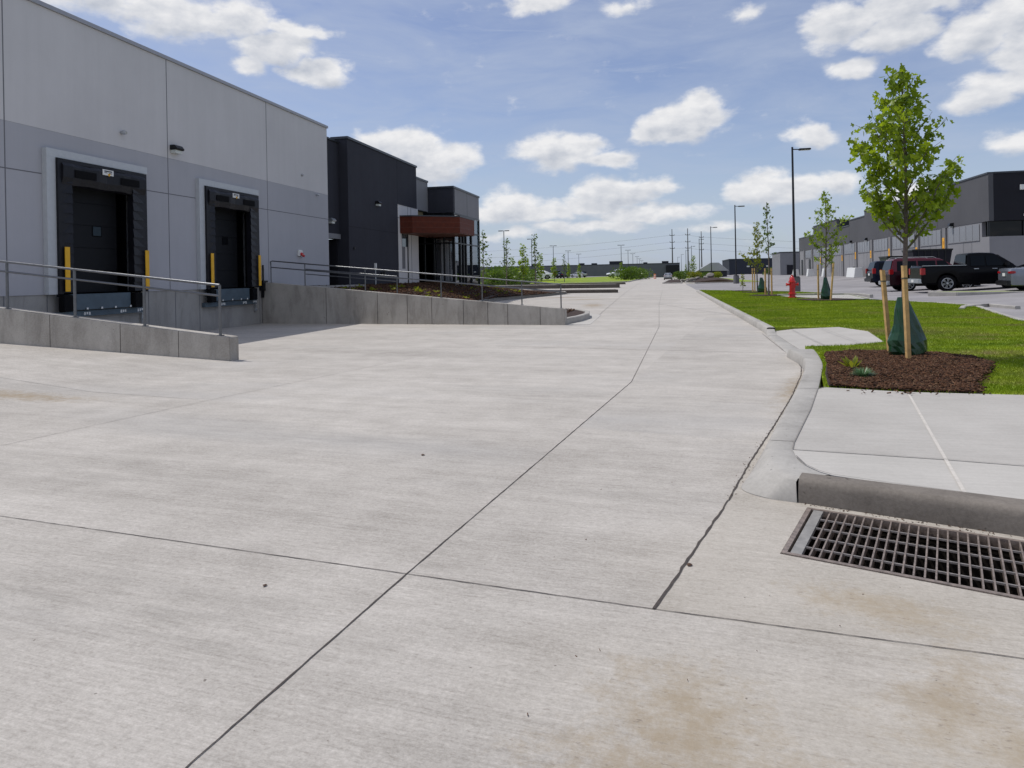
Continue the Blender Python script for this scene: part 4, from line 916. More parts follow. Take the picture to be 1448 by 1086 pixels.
for k in range(34):
    a, c = rr.uniform(.1, gL-.1), rr.uniform(.1, gW-.08); q = gp(a, c); b.add([(q[0]+rr.uniform(-.04, .04), q[1]+rr.uniform(-.04, .04), -.84+rr.uniform(0, .05)) for _ in range(4)], [(0,1,2,3)])
o = build('litter', b, simple("pale_litter", (.45, .42, .36), .8)); o['kind'] = 'stuff'

# ------------------------------------------------------------ right building
RBX = 22.0; RB = thing('industrial_building', 'long grey industrial building with stepped roofline beyond the parked cars', 'building', (RBX, 53.4, 0), world=True)
def V(name, mb, mat, parent=RB, **k): return build(name, mb, mat, parent, **k)
ZB = .55; RS = 4.68; YC = 53.4
segs = [(53.4, 83.5, 7.95), (83.5, 90.0, 7.42), (90.0, 96.2, 6.80), (96.2, 110.5, 8.0), (110.5, 121.8, 6.75)]
b = MB(); cp_ = MB()
for (a, c, h) in segs:
    b.box(RBX, RBX+.3, a, c, RS, h); cp_.box(RBX-.05, RBX+.35, a, c, h+.002, h+.12)
V('upper_wall', b, wall_paint("right_upper_paint", (.10, .10, .108), .08))
cp_.box(RBX+.351, 70, YC-.05, YC+.3, 7.952, 8.07); V('parapet_cap', cp_, M['capdark'])
b = MB(); b.box(RBX+.3, 70, YC, YC+.3, RS, 7.95); V('front_wall', b, M['dark2'])
b = MB()
for (a, c, h) in segs[2:4]: b.box(RBX+.31, RBX+12, c-.3, c, RS, h) ; b.box(RBX+.31, RBX+12, a, a+.3, RS, h)
b.box(RBX, 70, 121.5, 121.8, ZB, 6.7); b.box(RBX+.3, 70, YC+.3, 121.5, 6.3, 6.5); V('roof_wall', b, M['dark'])
lowm = wall_paint("right_lower_paint", (.262, .258, .268), .06)
b = MB(); b.box(RBX+.03, RBX+.3, YC+1.2, 121.5, ZB, RS-.003); b.box(RBX, RBX+.3, YC, YC+1.2, ZB, 3.6); b.box(RBX+.3, 70, YC, YC+.3, ZB, 3.6); V('lower_wall', b, lowm)
b = MB(); b.box(RBX+.2, 70, YC+.4, YC+.45, 3.6, RS-.003); bw = V('band_window', b, M['glass'])
b = MB()
for x in [RBX+.05]+[RBX+2.2*i for i in range(1, 12)]: b.box(x, x+.1, YC+.3, YC+.399, 3.6, RS-.003)
V('mullions', b, M['mullion'], bw)
# bays: window strips, pilasters, signs, pipes
bays = [(54.8, 60.6), (61.8, 66.6), (67.8, 74.2), (75.4, 80.4), (81.6, 86.6), (87.8, 92.8), (94, 99), (100.2, 105), (106.4, 111), (112.4, 117)]
pilm = wall_paint('pilaster_paint', (.22, .215, .22)); jt = MB()
gl2 = glass_mat("pale_strip_glass", (.20, .20, .215), .18, .5)
for i, (a, c) in enumerate(bays):
    b = MB(); b.box(RBX+.0, RBX+.029, a+.15, c-.1, 3.45, RS-.12); wn = V('strip_window', b, gl2)
    b = MB(); n = 5
    for k in range(n+1): y = lerp(a+.15, c-.1, k/n); b.box(RBX-.012, RBX-.001, y-.03, y+.03, 3.45, RS-.12)
    b.box(RBX-.015, RBX-.001, a+.1, c-.05, 3.38, 3.449); V('window_bars', b, M['mid'], wn)
    jt.box(RBX-.002+.02, RBX+.029, (a+c)/2-.02, (a+c)/2+.02, ZB, 3.38); jt.box(RBX+.018, RBX+.029, lerp(a, c, .25)-.015, lerp(a, c, .25)+.015, ZB, 3.38)
    V('pilaster', MB().box(RBX-.10, RBX+.02, c+.1, c+.75, ZB, RS-.005), pilm); V('downpipe', MB().box(RBX-.06, RBX+.02, c+.90, c+1.04, ZB, RS-.01), M['capdark'])
V('lower_joints_', MB().box(RBX+.02, RBX+.03, 60, 60.01, 1, 1.01), M['groove']) if False else None; V('panel_joints', jt, M['groove'])
signs = [(60.85, 2.6, 1.3), (66.9, 2.75, .6), (74.5, 2.4, 1.1), (80.7, 2.7, .8), (86.8, 2.7, .8), (93, 2.6, .7), (105.3, 2.4, .9)]
for (y, z, h) in signs:
    b = MB(); b.box(RBX-.13, RBX-.102, y, y+.42, z, z+h); sg = V('yellow_sign', b, simple("amber_sign", (.82, .40, .02), .5, var=.1))
    b = MB(); b.box(RBX-.135, RBX-.131, y+.08, y+.34, z+h*.3, z+h*.38); b.box(RBX-.135, RBX-.131, y+.14, y+.28, z+h*.55, z+h*.8); V('sign_mark', b, simple("sign_print", (.45, .17, .02), .6), sg)
for y in (59.5, 71.6, 82.6, 89, 99.5): 
    b = MB(); b.slab_y([(RBX, 4.98),(RBX-.25, 4.95),(RBX-.33, 4.75),(RBX, 4.70)], y-.2, y+.2); l = V('wall_light', b, M['black']); b = MB(); b.box(RBX-.24, RBX-.05, y-.15, y+.15, 4.60, 4.70); V('light_lens', b, M['lens'], l)
b = MB(); b.box(24.1, 24.5, YC-.12, YC-.001, 4.95, 5.1); V('light_lens', b, M['white']); b = MB(); b.box(23.9, 24.15, YC-.2, YC-.001, 6.75, 7.1); V('security_camera', b, M['white'])
b = MB()
for y in (62.5, 75, 90, 104): b.box(RBX-.002, RBX+.01, y-.02, y+.02, RS, segs[0][2]-.6 if y < 83 else 6.7)
V('upper_joints', b, M['dark2'])
b = MB(); b.tube([(RBX-.06, 70.0, 5.2), (RBX-.06, 70.0, 6.6), (RBX-.06, 71.8, 6.6)], .05, 6); V('conduit', b, M['mullion'])
for y in (112.9, 118.9): V('personnel_door', MB().box(RBX-.02, RBX-.001, y-.0, y+1.2, ZB, 3.2), M['vinyl'])
# concrete blocks at the foot of that wall
mb_blk = M['walk_light']
blk = None
for i, (px, z_, L, lab) in enumerate([(1226, 84, 3.4, 'long white concrete block with sloping end beside the dark suv'), (1200, 98, 1.0, 'square white concrete block left of the long one at the wall'), (1182, 108, 1.0, 'white concrete block between pilasters at the foot of the grey wall'), (1148, 119.5, .8, 'last small white block before the wall ends')]):
    t = thing('concrete_block', lab, 'concrete block', (RBX-1.1, z_, zl(RBX-1.1)), group='white blocks along the grey building', world=True)
    b = MB(); b.slab_y([(RBX-1.5, zl(21)-.02),(RBX-.5, zl(21)-.02),(RBX-.65, zl(21)+1.1),(RBX-1.35, zl(21)+1.1)], z_-L/2, z_+L/2); build('block_body', b, M['white'], t, bevel=.03)
    b = MB(); b.tube([(RBX-1.0, z_+.1, zl(21)+1.1), (RBX-1.0, z_+.1, zl(21)+1.2)], .12, 8); build('lifting_cap', b, M['black'], t)

# far buildings
fb = thing('distribution_building', 'low grey distribution building across the far end of the road', 'building', (-40, 262, 0), world=True)
b = MB(); b.box(-130, 5.5, 262, 300, 0, 5.0); build('wall', b, wall_paint("far_grey_paint", (.15, .155, .165), .05), fb)
b = MB(); b.box(-130, 5.6, 261.9, 300.1, 5.003, 5.25); build('coping', b, M['capdark'], fb)
for x in (-44, -38, -31, -14, -10): build('loading_door', MB().box(x, x+1.6, 261.9, 261.99, .1, 2.6), M['dark2'], fb)
for x, w_, h in ((-52, 3, .8), (-33, 2, .7), (-28, 2, .6), (-21, 5, 1.2), (-1, 2.5, .8), (-8, 1.5, .5)): build('rooftop_unit', MB().box(x, x+w_, 268, 271, 5.26, 5.26+h), M['dark'], fb)
b = MB(); b.box(0.5, 5.4, 261.3, 261.89, 0, 4.4); build('dark_bay', b, M['vinyl'], fb)
f2 = thing('navy_warehouse', 'long low navy warehouse on the skyline right of the road', 'building', (40, 215, 0), world=True)
b = MB(); b.box(19, 75, 215, 240, 0, 5.15); build('wall', b, wall_paint("navy_paint", (.035, .04, .055), .05), f2)
b = MB(); b.box(18.9, 75, 214.9, 240, 5.153, 5.35); build('coping', b, M['capdark'], f2)
b = MB(); b.box(44, 52, 220, 226, 5.36, 7.0); build('rooftop_unit', b, M['mid'], f2)
for x in (24, 29.5, 35.4): build('wall_light', MB().box(x, x+.8, 214.8, 214.89, 2.8, 3.2), M['lens'], f2)
f3 = thing('corner_block', 'small grey block adjoining the far end of the long industrial building', 'building', (24, 140, 0), world=True)
b = MB(); b.box(21.8, 45, 140, 150, .3, 5.0); build('wall', b, M['mid'], f3); b = MB(); b.box(21.7, 45.1, 139.9, 150.1, 5.003, 5.15); build('coping', b, M['capdark'], f3)
b = MB(); b.box(23, 24.2, 139.9, 139.99, .4, 2.6); build('door', b, M['dark2'], f3)
f4 = thing('metal_shed', 'small pale roofed shed behind the boulders and lamp posts', 'shed', (8, 180, 0), world=True)
b = MB(); b.box(8.5, 15.5, 182, 190, 0, 1.8); build('wall', b, M['dark'], f4)
b = MB(); b.slab_y([(8, 1.8),(16, 1.8),(13.5, 3.9),(11.5, 3.9)], 181.6, 190.4); build('roof', b, M['cap'], f4)

# ------------------------------------------------------------ lamp posts
def lamp_single():
    t = thing('lamp_post', '', 'lamp post')
    b = MB(); b.cyl(0, 0, -.2, .92, .34, n=20); build('concrete_base', b, M['boulder'] if False else conc_mat("lamp_base_concrete", (.11, .11, .115), (.17, .17, .175), bump=.2), t, bevel=.02)
    b = MB(); b.box(-.25, .25, -.25, .25, .92, .98); b.tube([(0, 0, .98), (0, 0, 9.4)], [.085, .062], 12); build('pole', b, M['pole'], t)
    b = MB(); b.tube([(0, 0, 9.25), (.45, 0, 9.22)], .035, 8); build('arm', b, M['pole'], t)
    b = MB(); b.box(.38, 1.12, -.17, .17, 9.16, 9.27); h = build('lamp_head', b, M['pole'], t, bevel=.03)
    b = MB(); b.box(.5, 1.05, -.12, .12, 9.15, 9.158); build('lens', b, M['lens'], h)
    return t
def lamp_double():
    t = thing('lamp_post', '', 'lamp post')
    b = MB(); b.cyl(0, 0, -.2, .75, .32, n=14); build('concrete_base', b, M['basec'], t)
    b = MB(); b.tube([(0, 0, .75), (0, 0, 9.3)], [.085, .065], 8); build('pole', b, M['pole'], t)
    b = MB(); b.box(-.95, -.2, -.17, .17, 9.2, 9.33); b.box(.2, .95, -.17, .17, 9.2, 9.33); b.box(-.2, .2, -.05, .05, 9.24, 9.3); build('lamp_head', b, M['pole'], t)
    return t
L1 = lamp_single(); L2 = lamp_double()
ordn = ['nearest', 'second', 'third', 'fourth', 'fifth', 'sixth', 'seventh', 'eighth']
singles = [(1122, 211), (1040, 291), (1005.5, 321), (989, 338), (978, 348), (970, 354), (963.5, 359.5), (958.5, 363.5)]
for i, (px, ty) in enumerate(singles):
    Z = (9.4-EYE)*FPX/(yh(px)-ty); X, Y = WZ(px, Z, (ty+yh(px))/2); z = .14 if i == 0 else .1
    lab = ['tall black lamp post behind the red hydrant, nearest of its row', 'second nearest lamp post, left of the pair of staked trees', 'third lamp post of the right-hand row, standing in the dark mulch mound'][i] if i < 3 else ordn[i]+' lamp post counting away along the right side of the road'
    if i == 0: L1.location = (X, Y, z); L1['label'] = lab; L1['group'] = 'lamp posts right of the road'
    else: dup(L1, (X, Y, z), 0, 1, lab, 'lamp posts right of the road')
doubles = [(713, 327), (752, 338.5), (782.6, 348), (803.6, 355), (818.6, 359.5), (878.5, 347), (888.3, 354), (895, 359), (901, 363), (904.5, 366), (907.8, 368.5)]
for i, (px, ty) in enumerate(doubles):
    Z = (9.3-EYE)*FPX/(yh(px)-ty); X, Y = WZ(px, Z, (ty+yh(px))/2)
    if i < 5: lab = ['tallest two-headed lamp post, first right of the glazed entrance', 'two-headed lamp post rising behind the white sedan', 'middle two-headed lamp post of the left car park', 'two-headed lamp post, fourth right of the glazed entrance', 'smallest two-headed lamp post of the left car park'][i]; gr_ = 'lamp posts of the left car park'
    else: lab = ordn[i-5]+' two-headed lamp post in the receding row left of the road end'; gr_ = 'receding lamp posts left of the road'
    if i == 0: L2.location = (X, Y, .1); L2['label'] = lab; L2['group'] = gr_
    else: dup(L2, (X, Y, .1), 0, 1, lab, gr_)
# transmission poles and wires
TP = []
pm = simple("steel_mast", (.13, .12, .12), .6, .2)
for i, (px, ty) in enumerate([(950.7, 324), (972.8, 323), (992, 327)]):
    Z = [330, 325, 345][i]; X, Y = WZ(px, Z, (ty+386)/2); h = EYE+(yh(px)-ty)/FPX*Z
    t = thing('power_pole', ['tall power pole nearest the road end, leftmost of three', 'tall power pole in the middle of three', 'tall power pole, rightmost of three, above the pale shed'][i], 'power pole', (X, Y, 0), group='tall power poles on the skyline')
    b = MB(); b.tube([(0, 0, 0), (0, 0, h)], [.38, .16], 8); build('mast', b, pm, t)
    b = MB()
    for zz in (h-3.2, h-6.5, h-9.5): b.box(-1.1, 1.1, -.12, .12, zz, zz+.22); b.box(-1.15, -.95, -.1, .1, zz+.2, zz+.7); b.box(.95, 1.15, -.1, .1, zz+.2, zz+.7)
    build('cross_arm', b, pm, t); TP.append((X, Y, h))
for k, (dz_, lab) in enumerate(((2.9, 'highest thin power line strung between the skyline poles'), (6.2, 'middle thin power line strung between the skyline poles'), (9.2, 'lowest thin power line strung between the skyline poles'))):
    pts = []
    chain = [(TP[0][0]-230, TP[0][1]-20, TP[0][2])]+TP+[(TP[2][0]+260, TP[2][1]+30, TP[2][2])]
    for a, c in zip(chain, chain[1:]):
        n = 12
        for q in range(n+1):
            s_ = q/n; pts.append((lerp(a[0], c[0], s_), lerp(a[1], c[1], s_), lerp(a[2], c[2], s_)-dz_-4*s_*(1-s_)*min(6, abs(c[0]-a[0])*.03)))
    b = MB(); b.tube(pts, .035, 4, False); tag(build('power_line', b, pm), lab, 'power line', 'power lines')

# ------------------------------------------------------------ hydrant
hy = thing('fire_hydrant', 'red fire hydrant standing on the lawn in front of the tall lamp base', 'fire hydrant', (*G(1120.5, 421, .15), .15))
hy.scale = (1.2, 1.2, 1.2)
prof = [(.17, 0), (.17, .05), (.12, .06), (.115, .14), (.16, .145), (.16, .19), (.115, .2), (.11, .62), (.15, .63), (.155, .68), (.12, .69), (.115, .74), (.08, .84), (.045, .88), (.045, .93), (.03, .94)]
b = MB(); b.lathe(prof, 18); build('barrel', b, M['red'], hy, smooth=True)
for sx, r in ((-1, .06), (1, .06)):
    b = MB(); b.tube([(sx*.09, 0, .55), (sx*.19, 0, .55), (sx*.2, 0, .55), (sx*.24, 0, .55)], [r*.8, r*.8, r*1.1, r*1.1], 10); build('side_nozzle', b, M['red'], hy)
b = MB(); b.tube([(0, -.09, .48), (0, -.2, .48), (0, -.21, .48), (0, -.26, .48)], [.075, .075, .095, .095], 12); build('front_nozzle', b, M['red'], hy)
b = MB(); b.cyl(0, 0, .94, .985, .028, n=5); build('operating_nut', b, M['cap'], hy)

# ------------------------------------------------------------ trees
LEAF = [(0, 0, 0), (.28, .22, .05), (.22, .5, .10), (.55, .48, .06), (.5, .78, .02), (.2, .78, .06), (0, 1.15, -.04)]
def leaf_arrays(pos, dirs, sizes, rnd, droop=.5):
    V = []; Fc = []
    for p, d, s_ in zip(pos, dirs, sizes):
        d = Vector(d); d.z -= droop; d.normalize(); r = Vector((rnd.gauss(0, 1), rnd.gauss(0, 1), rnd.gauss(0, .6))); side = d.cross(r)
        if side.length < .01: side = Vector((1, 0, 0))
        side.normalize(); nn = side.cross(d); b0 = len(V)
        V.append(tuple(p))
        for (x, y, z) in LEAF[1:-1]: V.append(tuple(p+(side*x+d*y+nn*z)*s_))
        q = LEAF[-1]; V.append(tuple(p+(d*q[1]+nn*q[2])*s_))
        for (x, y, z) in LEAF[1:-1]: V.append(tuple(p+(side*-x+d*y+nn*z)*s_))
        # indices 0 base,1..5 right,6 tip,7..11 left
        Fc += [b0, b0+1, b0+2, b0, b0+2, b0+6, b0+2, b0+3, b0+4, b0+2, b0+4, b0+5, b0+2, b0+5, b0+6,
               b0, b0+8, b0+7, b0, b0+6, b0+8, b0+8, b0+10, b0+9, b0+8, b0+11, b0+10, b0+8, b0+6, b0+11]
    return V, Fc
def make_tree(name, label, H, r0, env, zb, nb, leaf, mat, seed, lpt=9, asc=.9, group=None, bark=None, lean=0, simple_leaf=False, extra=(), sub=3, cl=.8):
    rnd = random.Random(seed); t = thing(name, label, 'tree', group=group)
    n = 14; tp = []
    for i in range(n+1):
        s_ = i/n; tp.append(Vector((lean*s_+.02*H*.3*sin(s_*5+seed), .02*H*.3*sin(s_*4+seed*2)-0, H*.97*s_)))
    tp = [p-Vector((tp[0].x, tp[0].y, 0)) for p in tp]
    rad = [r0*(1-.86*(i/n))**.9 for i in range(n+1)]; rad[0] = r0*1.25
    def trunk_at(z):
        s_ = clamp(z/(H*.97))*n; i = min(int(s_), n-1); return tp[i].lerp(tp[i+1], s_-i), lerp(rad[i], rad[i+1], s_-i)
    tb = MB(); tb.tube(tp, rad, 9); bb = MB(); P = []; Dd = []; Sz = []
    golden = 2.4
    specs = []
    for i in range(nb):
        s_ = (i+.5)/nb; z = lerp(zb, H*.96, s_**.95)
        specs.append((z, i*golden+rnd.uniform(-.4, .4), None))
    specs += [(z, a, L) for (z, a, L) in extra]
    for (z, a, Lf) in specs:
        p0, rr = trunk_at(z); rise = asc*rnd.uniform(.75, 1.25)
        ztip = z
        L = Lf if Lf else env(clamp((z+env(z/H)*.55)/H))*rnd.uniform(.65, 1.15)
        L = max(L, .10)
        steps = 6; pts = [p0]; d = Vector((cos(a), sin(a), rise)).normalized(); cur = p0.copy()
        for k in range(steps):
            d = (d+Vector((rnd.gauss(0, .07), rnd.gauss(0, .07), .05))).normalized(); cur = cur+d*(L*sqrt(1+rise*rise)*.85/steps); 
            if cur.z > H*1.02: break
            pts.append(cur.copy())
        if len(pts) < 3: pts.append(cur+Vector((0, 0, .05)))
        br = min(rr*.55, .012+L*.012); bb.tube(pts, [br*(1-.8*k/(len(pts)-1)) for k in range(len(pts))], 5)
        twigs = [(pts, .35)]
        for q in range(sub):
            k = rnd.randint(1, len(pts)-2); dd = (pts[k+1]-pts[k]).normalized(); side = dd.cross(Vector((0, 0, 1))); side = side.normalized() if side.length > .01 else Vector((1, 0, 0))
            td = (dd+side*rnd.choice((-1, 1))*rnd.uniform(.5, 1)+Vector((0, 0, rnd.uniform(-.1, .4)))).normalized(); TL = L*rnd.uniform(.25, .5)
            tq = [pts[k], pts[k]+td*TL*.5, pts[k]+td*TL+Vector((0, 0, -.02))]; bb.tube(tq, [br*.4, br*.3, br*.12], 4); twigs.append((tq, .2))
        for (tw, s0) in twigs:
            ln = sum((tw[i+1]-tw[i]).length for i in range(len(tw)-1)); nn_ = max(2, int(lpt*ln/.3*rnd.uniform(.7, 1.3)))
            for q in range(nn_):
                s_ = lerp(s0, 1, rnd.random()**.7)*(len(tw)-1); i = min(int(s_), len(tw)-2); p = tw[i].lerp(tw[i+1], s_-i); 
                d = Vector((rnd.gauss(0, 1), rnd.gauss(0, 1), rnd.gauss(0, .6))).normalized()
                P.append(p+d*rnd.uniform(.0, leaf*cl)); Dd.append(d); Sz.append(leaf*rnd.uniform(.6, 1.2))
    build('trunk', tb, bark or M['bark'], t, smooth=True)
    br_ = build('branches', bb, M['twig'], t)
    if simple_leaf:
        V = []; Fc = []
        for p, d, s_ in zip(P, Dd, Sz):
            d.z -= .3; d.normalize(); side = d.cross(Vector((rnd.gauss(0, 1), rnd.gauss(0, 1), rnd.gauss(0, 1)))).normalized(); b0 = len(V)
            V += [tuple(p), tuple(p+d*s_*.5+side*s_*.38), tuple(p+d*s_), tuple(p+d*s_*.5-side*s_*.38)]; Fc += [b0, b0+1, b0+2, b0+3]
        tri_mesh('crown', V, Fc, 4, mat, t)
    else:
        V, Fc = leaf_arrays(P, Dd, Sz, rnd, .45); tri_mesh('crown', V, Fc, 3, mat, t)
    return t
def env_maple(h): return pl([(.2, .2), (.32, .62), (.42, .85), (.55, 1.02), (.70, .98), (.8, .66), (.9, .38), (1, .10)], h)
tx, ty_ = G(1277, 502, .2)
maple = make_tree('maple_tree', 'young leafy maple with a green watering bag and two stakes in the mulch bed', 4.46, .045, lambda h: env_maple(h)*.84, 1.55, 36, .104, M['leaf'], 11, lpt=7.5, asc=1.0, lean=.04, extra=((1.75, 3.3, .7), (1.9, 3.0, .75), (2.2, .2, 1.15), (2.5, 3.1, .8)), sub=5, cl=.9)
maple.location = (tx, ty_, .17); maple.rotation_euler = (0, 0, .15)
def stake(name, label, x, y, z, h, lx=0, ly=0, wd=.05, group='wooden stakes beside the trees'):
    b = MB(); n = 6; rows = []
    hw = wd/2
    for k in range(n+1):
        s_ = k/n; cx, cy, cz = lx*s_, ly*s_, h*s_-.1*(1-s_); rows.append([(cx-hw, cy-hw, cz), (cx+hw, cy-hw, cz), (cx+hw, cy+hw, cz), (cx-hw, cy+hw, cz), (cx-hw, cy-hw, cz)])
    q = loft(rows); b.add(q.v, q.f); b.add(rows[-1][:4], [(0,1,2,3)]); t = thing(name, label, 'stake', (x, y, z), YAW*0+.25, group=group)
    build('post', b, M['stake'], t); b = MB(); b.box(lx*.87-hw-.004, lx*.87+hw+.004, ly*.87-hw-.004, ly*.87+hw+.004, h*.86, h*.875); build('tie', b, M['twig'], t); return t
sx_, sy_ = G(1285, 511, .18); stake('tree_stake', 'pale wooden stake standing in front of the large green watering bag', sx_, sy_, .18, 1.36, -.03, .02, .055)
sx_, sy_ = G(1259, 500, .18); stake('tree_stake', 'pale wooden stake just left of the large green watering bag', sx_, sy_, .18, 1.30, -.09, .02, .055)
def watering_bag(label, loc, s_, rz=0, seed=0):
    rows = []; n = 20; rnd = random.Random(seed)
    prof = [(.055, .99), (.085, 1.0), (.095, .95), (.13, .82), (.17, .68), (.215, .54), (.26, .40), (.295, .28), (.31, .18), (.30, .09), (.26, .03), (.20, .0)]
    ph = [rnd.uniform(0, 6.28) for _ in range(6)]
    for (r, z) in prof:
        row = []
        for k in range(n+1):
            a = 2*pi*k/n; fold = abs(sin(2.5*a+ph[0]+1.5*z))*.10+abs(sin(4*a+ph[1]-3*z))*.06+.03*sin(9*a+ph[2]+14*z)
            rr = r*(1.07-fold+.05*sin(z*11+ph[3]+a))*(1+.035*sin(k*37.7+z*91+seed)); row.append(((rr*cos(a)*1.05+.03*sin(z*5))*s_, rr*sin(a)*.72*s_, (z+.02*sin(3*a+ph[4])*(z < .9))*s_))
        rows.append(row)
    m = loft(rows); t = build('watering_bag', m, M['bag']); t.location = loc; t.rotation_euler = (0, 0, rz); return tag(t, label, 'watering bag', 'green watering bags round tree trunks')
watering_bag('large dark green watering bag wrapped round the maple trunk', (tx+.03, ty_-.02, .17), .90, .3, 1)

def env_mid(h): return pl([(.2, .25), (.35, .62), (.5, .75), (.65, .75), (.8, .55), (.92, .3), (1, .1)], h)
x, y = G(1168, 424, .15)
lind = make_tree('young_tree', 'open branched young tree with a green bag in front of the grey building', 4.95, .05, env_mid, 1.35, 24, .13, M['leaf'], 23, lpt=4.5, asc=.95, extra=((1.7, 0.3, 1.3), (1.9, 3.3, 1.3), (2.6, .2, 1.4)), sub=3, cl=.9)
lind.location = (x, y, .15)
watering_bag('green watering bag round the open branched tree near the hydrant', (x, y, .15), 1.02, 1.0, 4)
sx_, sy_ = G(1157.5, 424, .15); stake('tree_stake', 'stake left of the smaller green bag near the hydrant', sx_, sy_, .15, 1.6, 0, 0, .06)
sx_, sy_ = G(1174.5, 425, .15); stake('tree_stake', 'leaning stake right of the smaller green bag near the hydrant', sx_, sy_, .15, 1.65, .16, 0, .06)
def env_col(h): return pl([(.15, .25), (.3, .42), (.5, .42), (.7, .34), (.85, .25), (1, .08)], h)
x, y = G(1081, 417, .15); Zc = y
gk = make_tree('young_tree', 'slender dark-leaved young tree between two stakes left of the hydrant', 5.3, .045, env_col, 1.9, 20, .15, M['leaf_d'], 31, lpt=3.6, asc=1.3, simple_leaf=False, sub=1, cl=.6)
gk.location = (x, y, .15)
x1, y1 = G(1087, 418, .15); gk.location = (x1, y1, .15)
for px, dl, lab in ((1082.5, 0, 'stake left of the slender dark-leaved tree'), (1091.5, 0, 'stake right of the slender dark-leaved tree')):
    q = G(px, 417.5, .15); stake('tree_stake', lab, q[0], q[1], .15, 1.5, 0, 0, .07)
x2, y2 = G(1071.5, 413.5, .15)
hn = make_tree('young_tree', 'yellow-green young tree left of the slender dark-leaved one', 4.6, .045, env_col, 1.3, 26, .14, M['leaf_y'], 41, lpt=5.5, asc=1.2, sub=2, extra=((1.5, 3.3, .9), (2.0, 3.2, .8), (1.4, 2.9, 1.1)), cl=.8)
hn.location = (x2, y2, .15)
q = G(1074, 413.5, .15); watering_bag('dark green watering bag beside the yellow-green tree', (q[0]+.1, q[1]-.4, .15), .95, .2, 7)
for px, lab in ((1064.5, 'left stake of the yellow-green tree'), (1067.5, 'right stake of the yellow-green tree')):
    q = G(px, 412.5, .15); stake('tree_stake', lab, q[0], q[1], .15, 1.55, 0, 0, .06)
x, y = G(1050.5, 411.5, .15)
sp_ = make_tree('sapling', 'small bushy sapling at the left end of the staked trees', 1.15, .02, lambda h: .17, .15, 16, .09, M['leaf_y'], 51, lpt=6, asc=1.3, sub=1, cl=.8)
sp_.location = (x, y, .15)
# dark mulch rings round those trees
b = MB()
for (X_, Y_, r) in ((x1, y1, .95), (lind.location.x, lind.location.y, 1.15), (x2, y2, .9), (x, y, .7)):
    b.prism([(X_+r*(1+.08*sin(k*1.9))*cos(2*pi*k/22), Y_+r*(1+.08*sin(k*2.3))*sin(2*pi*k/22)) for k in range(22)], TOPZ-.02, TOPZ+.035)
struct('mulch_rings', b, M['soil'])
# far trees: variants shared
def env_py(h): return pl([(.1, .5), (.25, .9), (.45, .8), (.65, .55), (.85, .3), (1, .08)], h)
v1 = make_tree('young_tree', '', 6.0, .07, env_py, 1.1, 26, .3, M['leaf_d'], 61, lpt=1.7, asc=1.0, simple_leaf=True, sub=1, cl=.7)
v2 = make_tree('young_tree', '', 6.0, .07, lambda h: env_py(h)*.8, .9, 26, .36, M['leaf'], 62, lpt=3.6, asc=1.1, simple_leaf=True, sub=2, cl=.9)
v3 = make_tree('young_tree', '', 6.0, .07, lambda h: env_py(h)*.75, 1.3, 22, .28, M['leaf_d'], 63, lpt=2.2, asc=1.4, simple_leaf=True, sub=1, cl=.8)
far = [(683, 324, 6, 0, 'sparse young tree just past the glazed entrance corner'), (716, 336, 6, 0, 'thin-leaved tree wrapped round the tallest two-headed lamp post'), (725, 362, 5, 1, 'small leafy tree right of the tallest two-headed lamp post'), (740, 343, 6, 1, 'leafy pointed tree between the first two left lamp posts'),
       (745, 362, 4.5, 1, 'low yellowish tree in front of the hedge end'), (757, 328, 7.5, 2, 'tallest slim tree beside the white sedan'), (765, 357, 5, 1, 'leafy tree right of the white sedan cabin'), (784, 363, 4.5, 1, 'small round-headed tree under the middle left lamp post'),
       (798, 358, 5, 2, 'slim pointed tree between the third and fourth left lamp posts'), (804, 371, 4, 1, 'low tree just right of the slim pointed one'), (819, 372, 4, 1, 'small tree under the smallest left lamp post'), (878.5, 370, 4.5, 1, 'narrow green tree under the nearest receding lamp post'),
       (981, 360, 7, 1, 'leafy tree right of the road end behind the boulders'), (970, 373, 5, 1, 'lower leafy tree beside the black truck bay at the road end'), (975.5, 368, 5, 2, 'middle tree of the clump right of the road end')]
vs_ = [v1, v2, v3]; usedv = [False]*3
for i, (px, ty, h, k, lab) in enumerate(far):
    Z = (h-EYE+.15)*FPX/(yh(px)-ty); X, Y = WZ(px, Z); s_ = h/6
    v = vs_[k]
    if not usedv[k]: v.location = (X, Y, .12); v.scale = (s_,)*3; v['label'] = lab; v['group'] = 'young trees in the distance'; usedv[k] = True
    else: dup(v, (X, Y, .12), i*1.3, s_, lab, 'young trees in the distance')
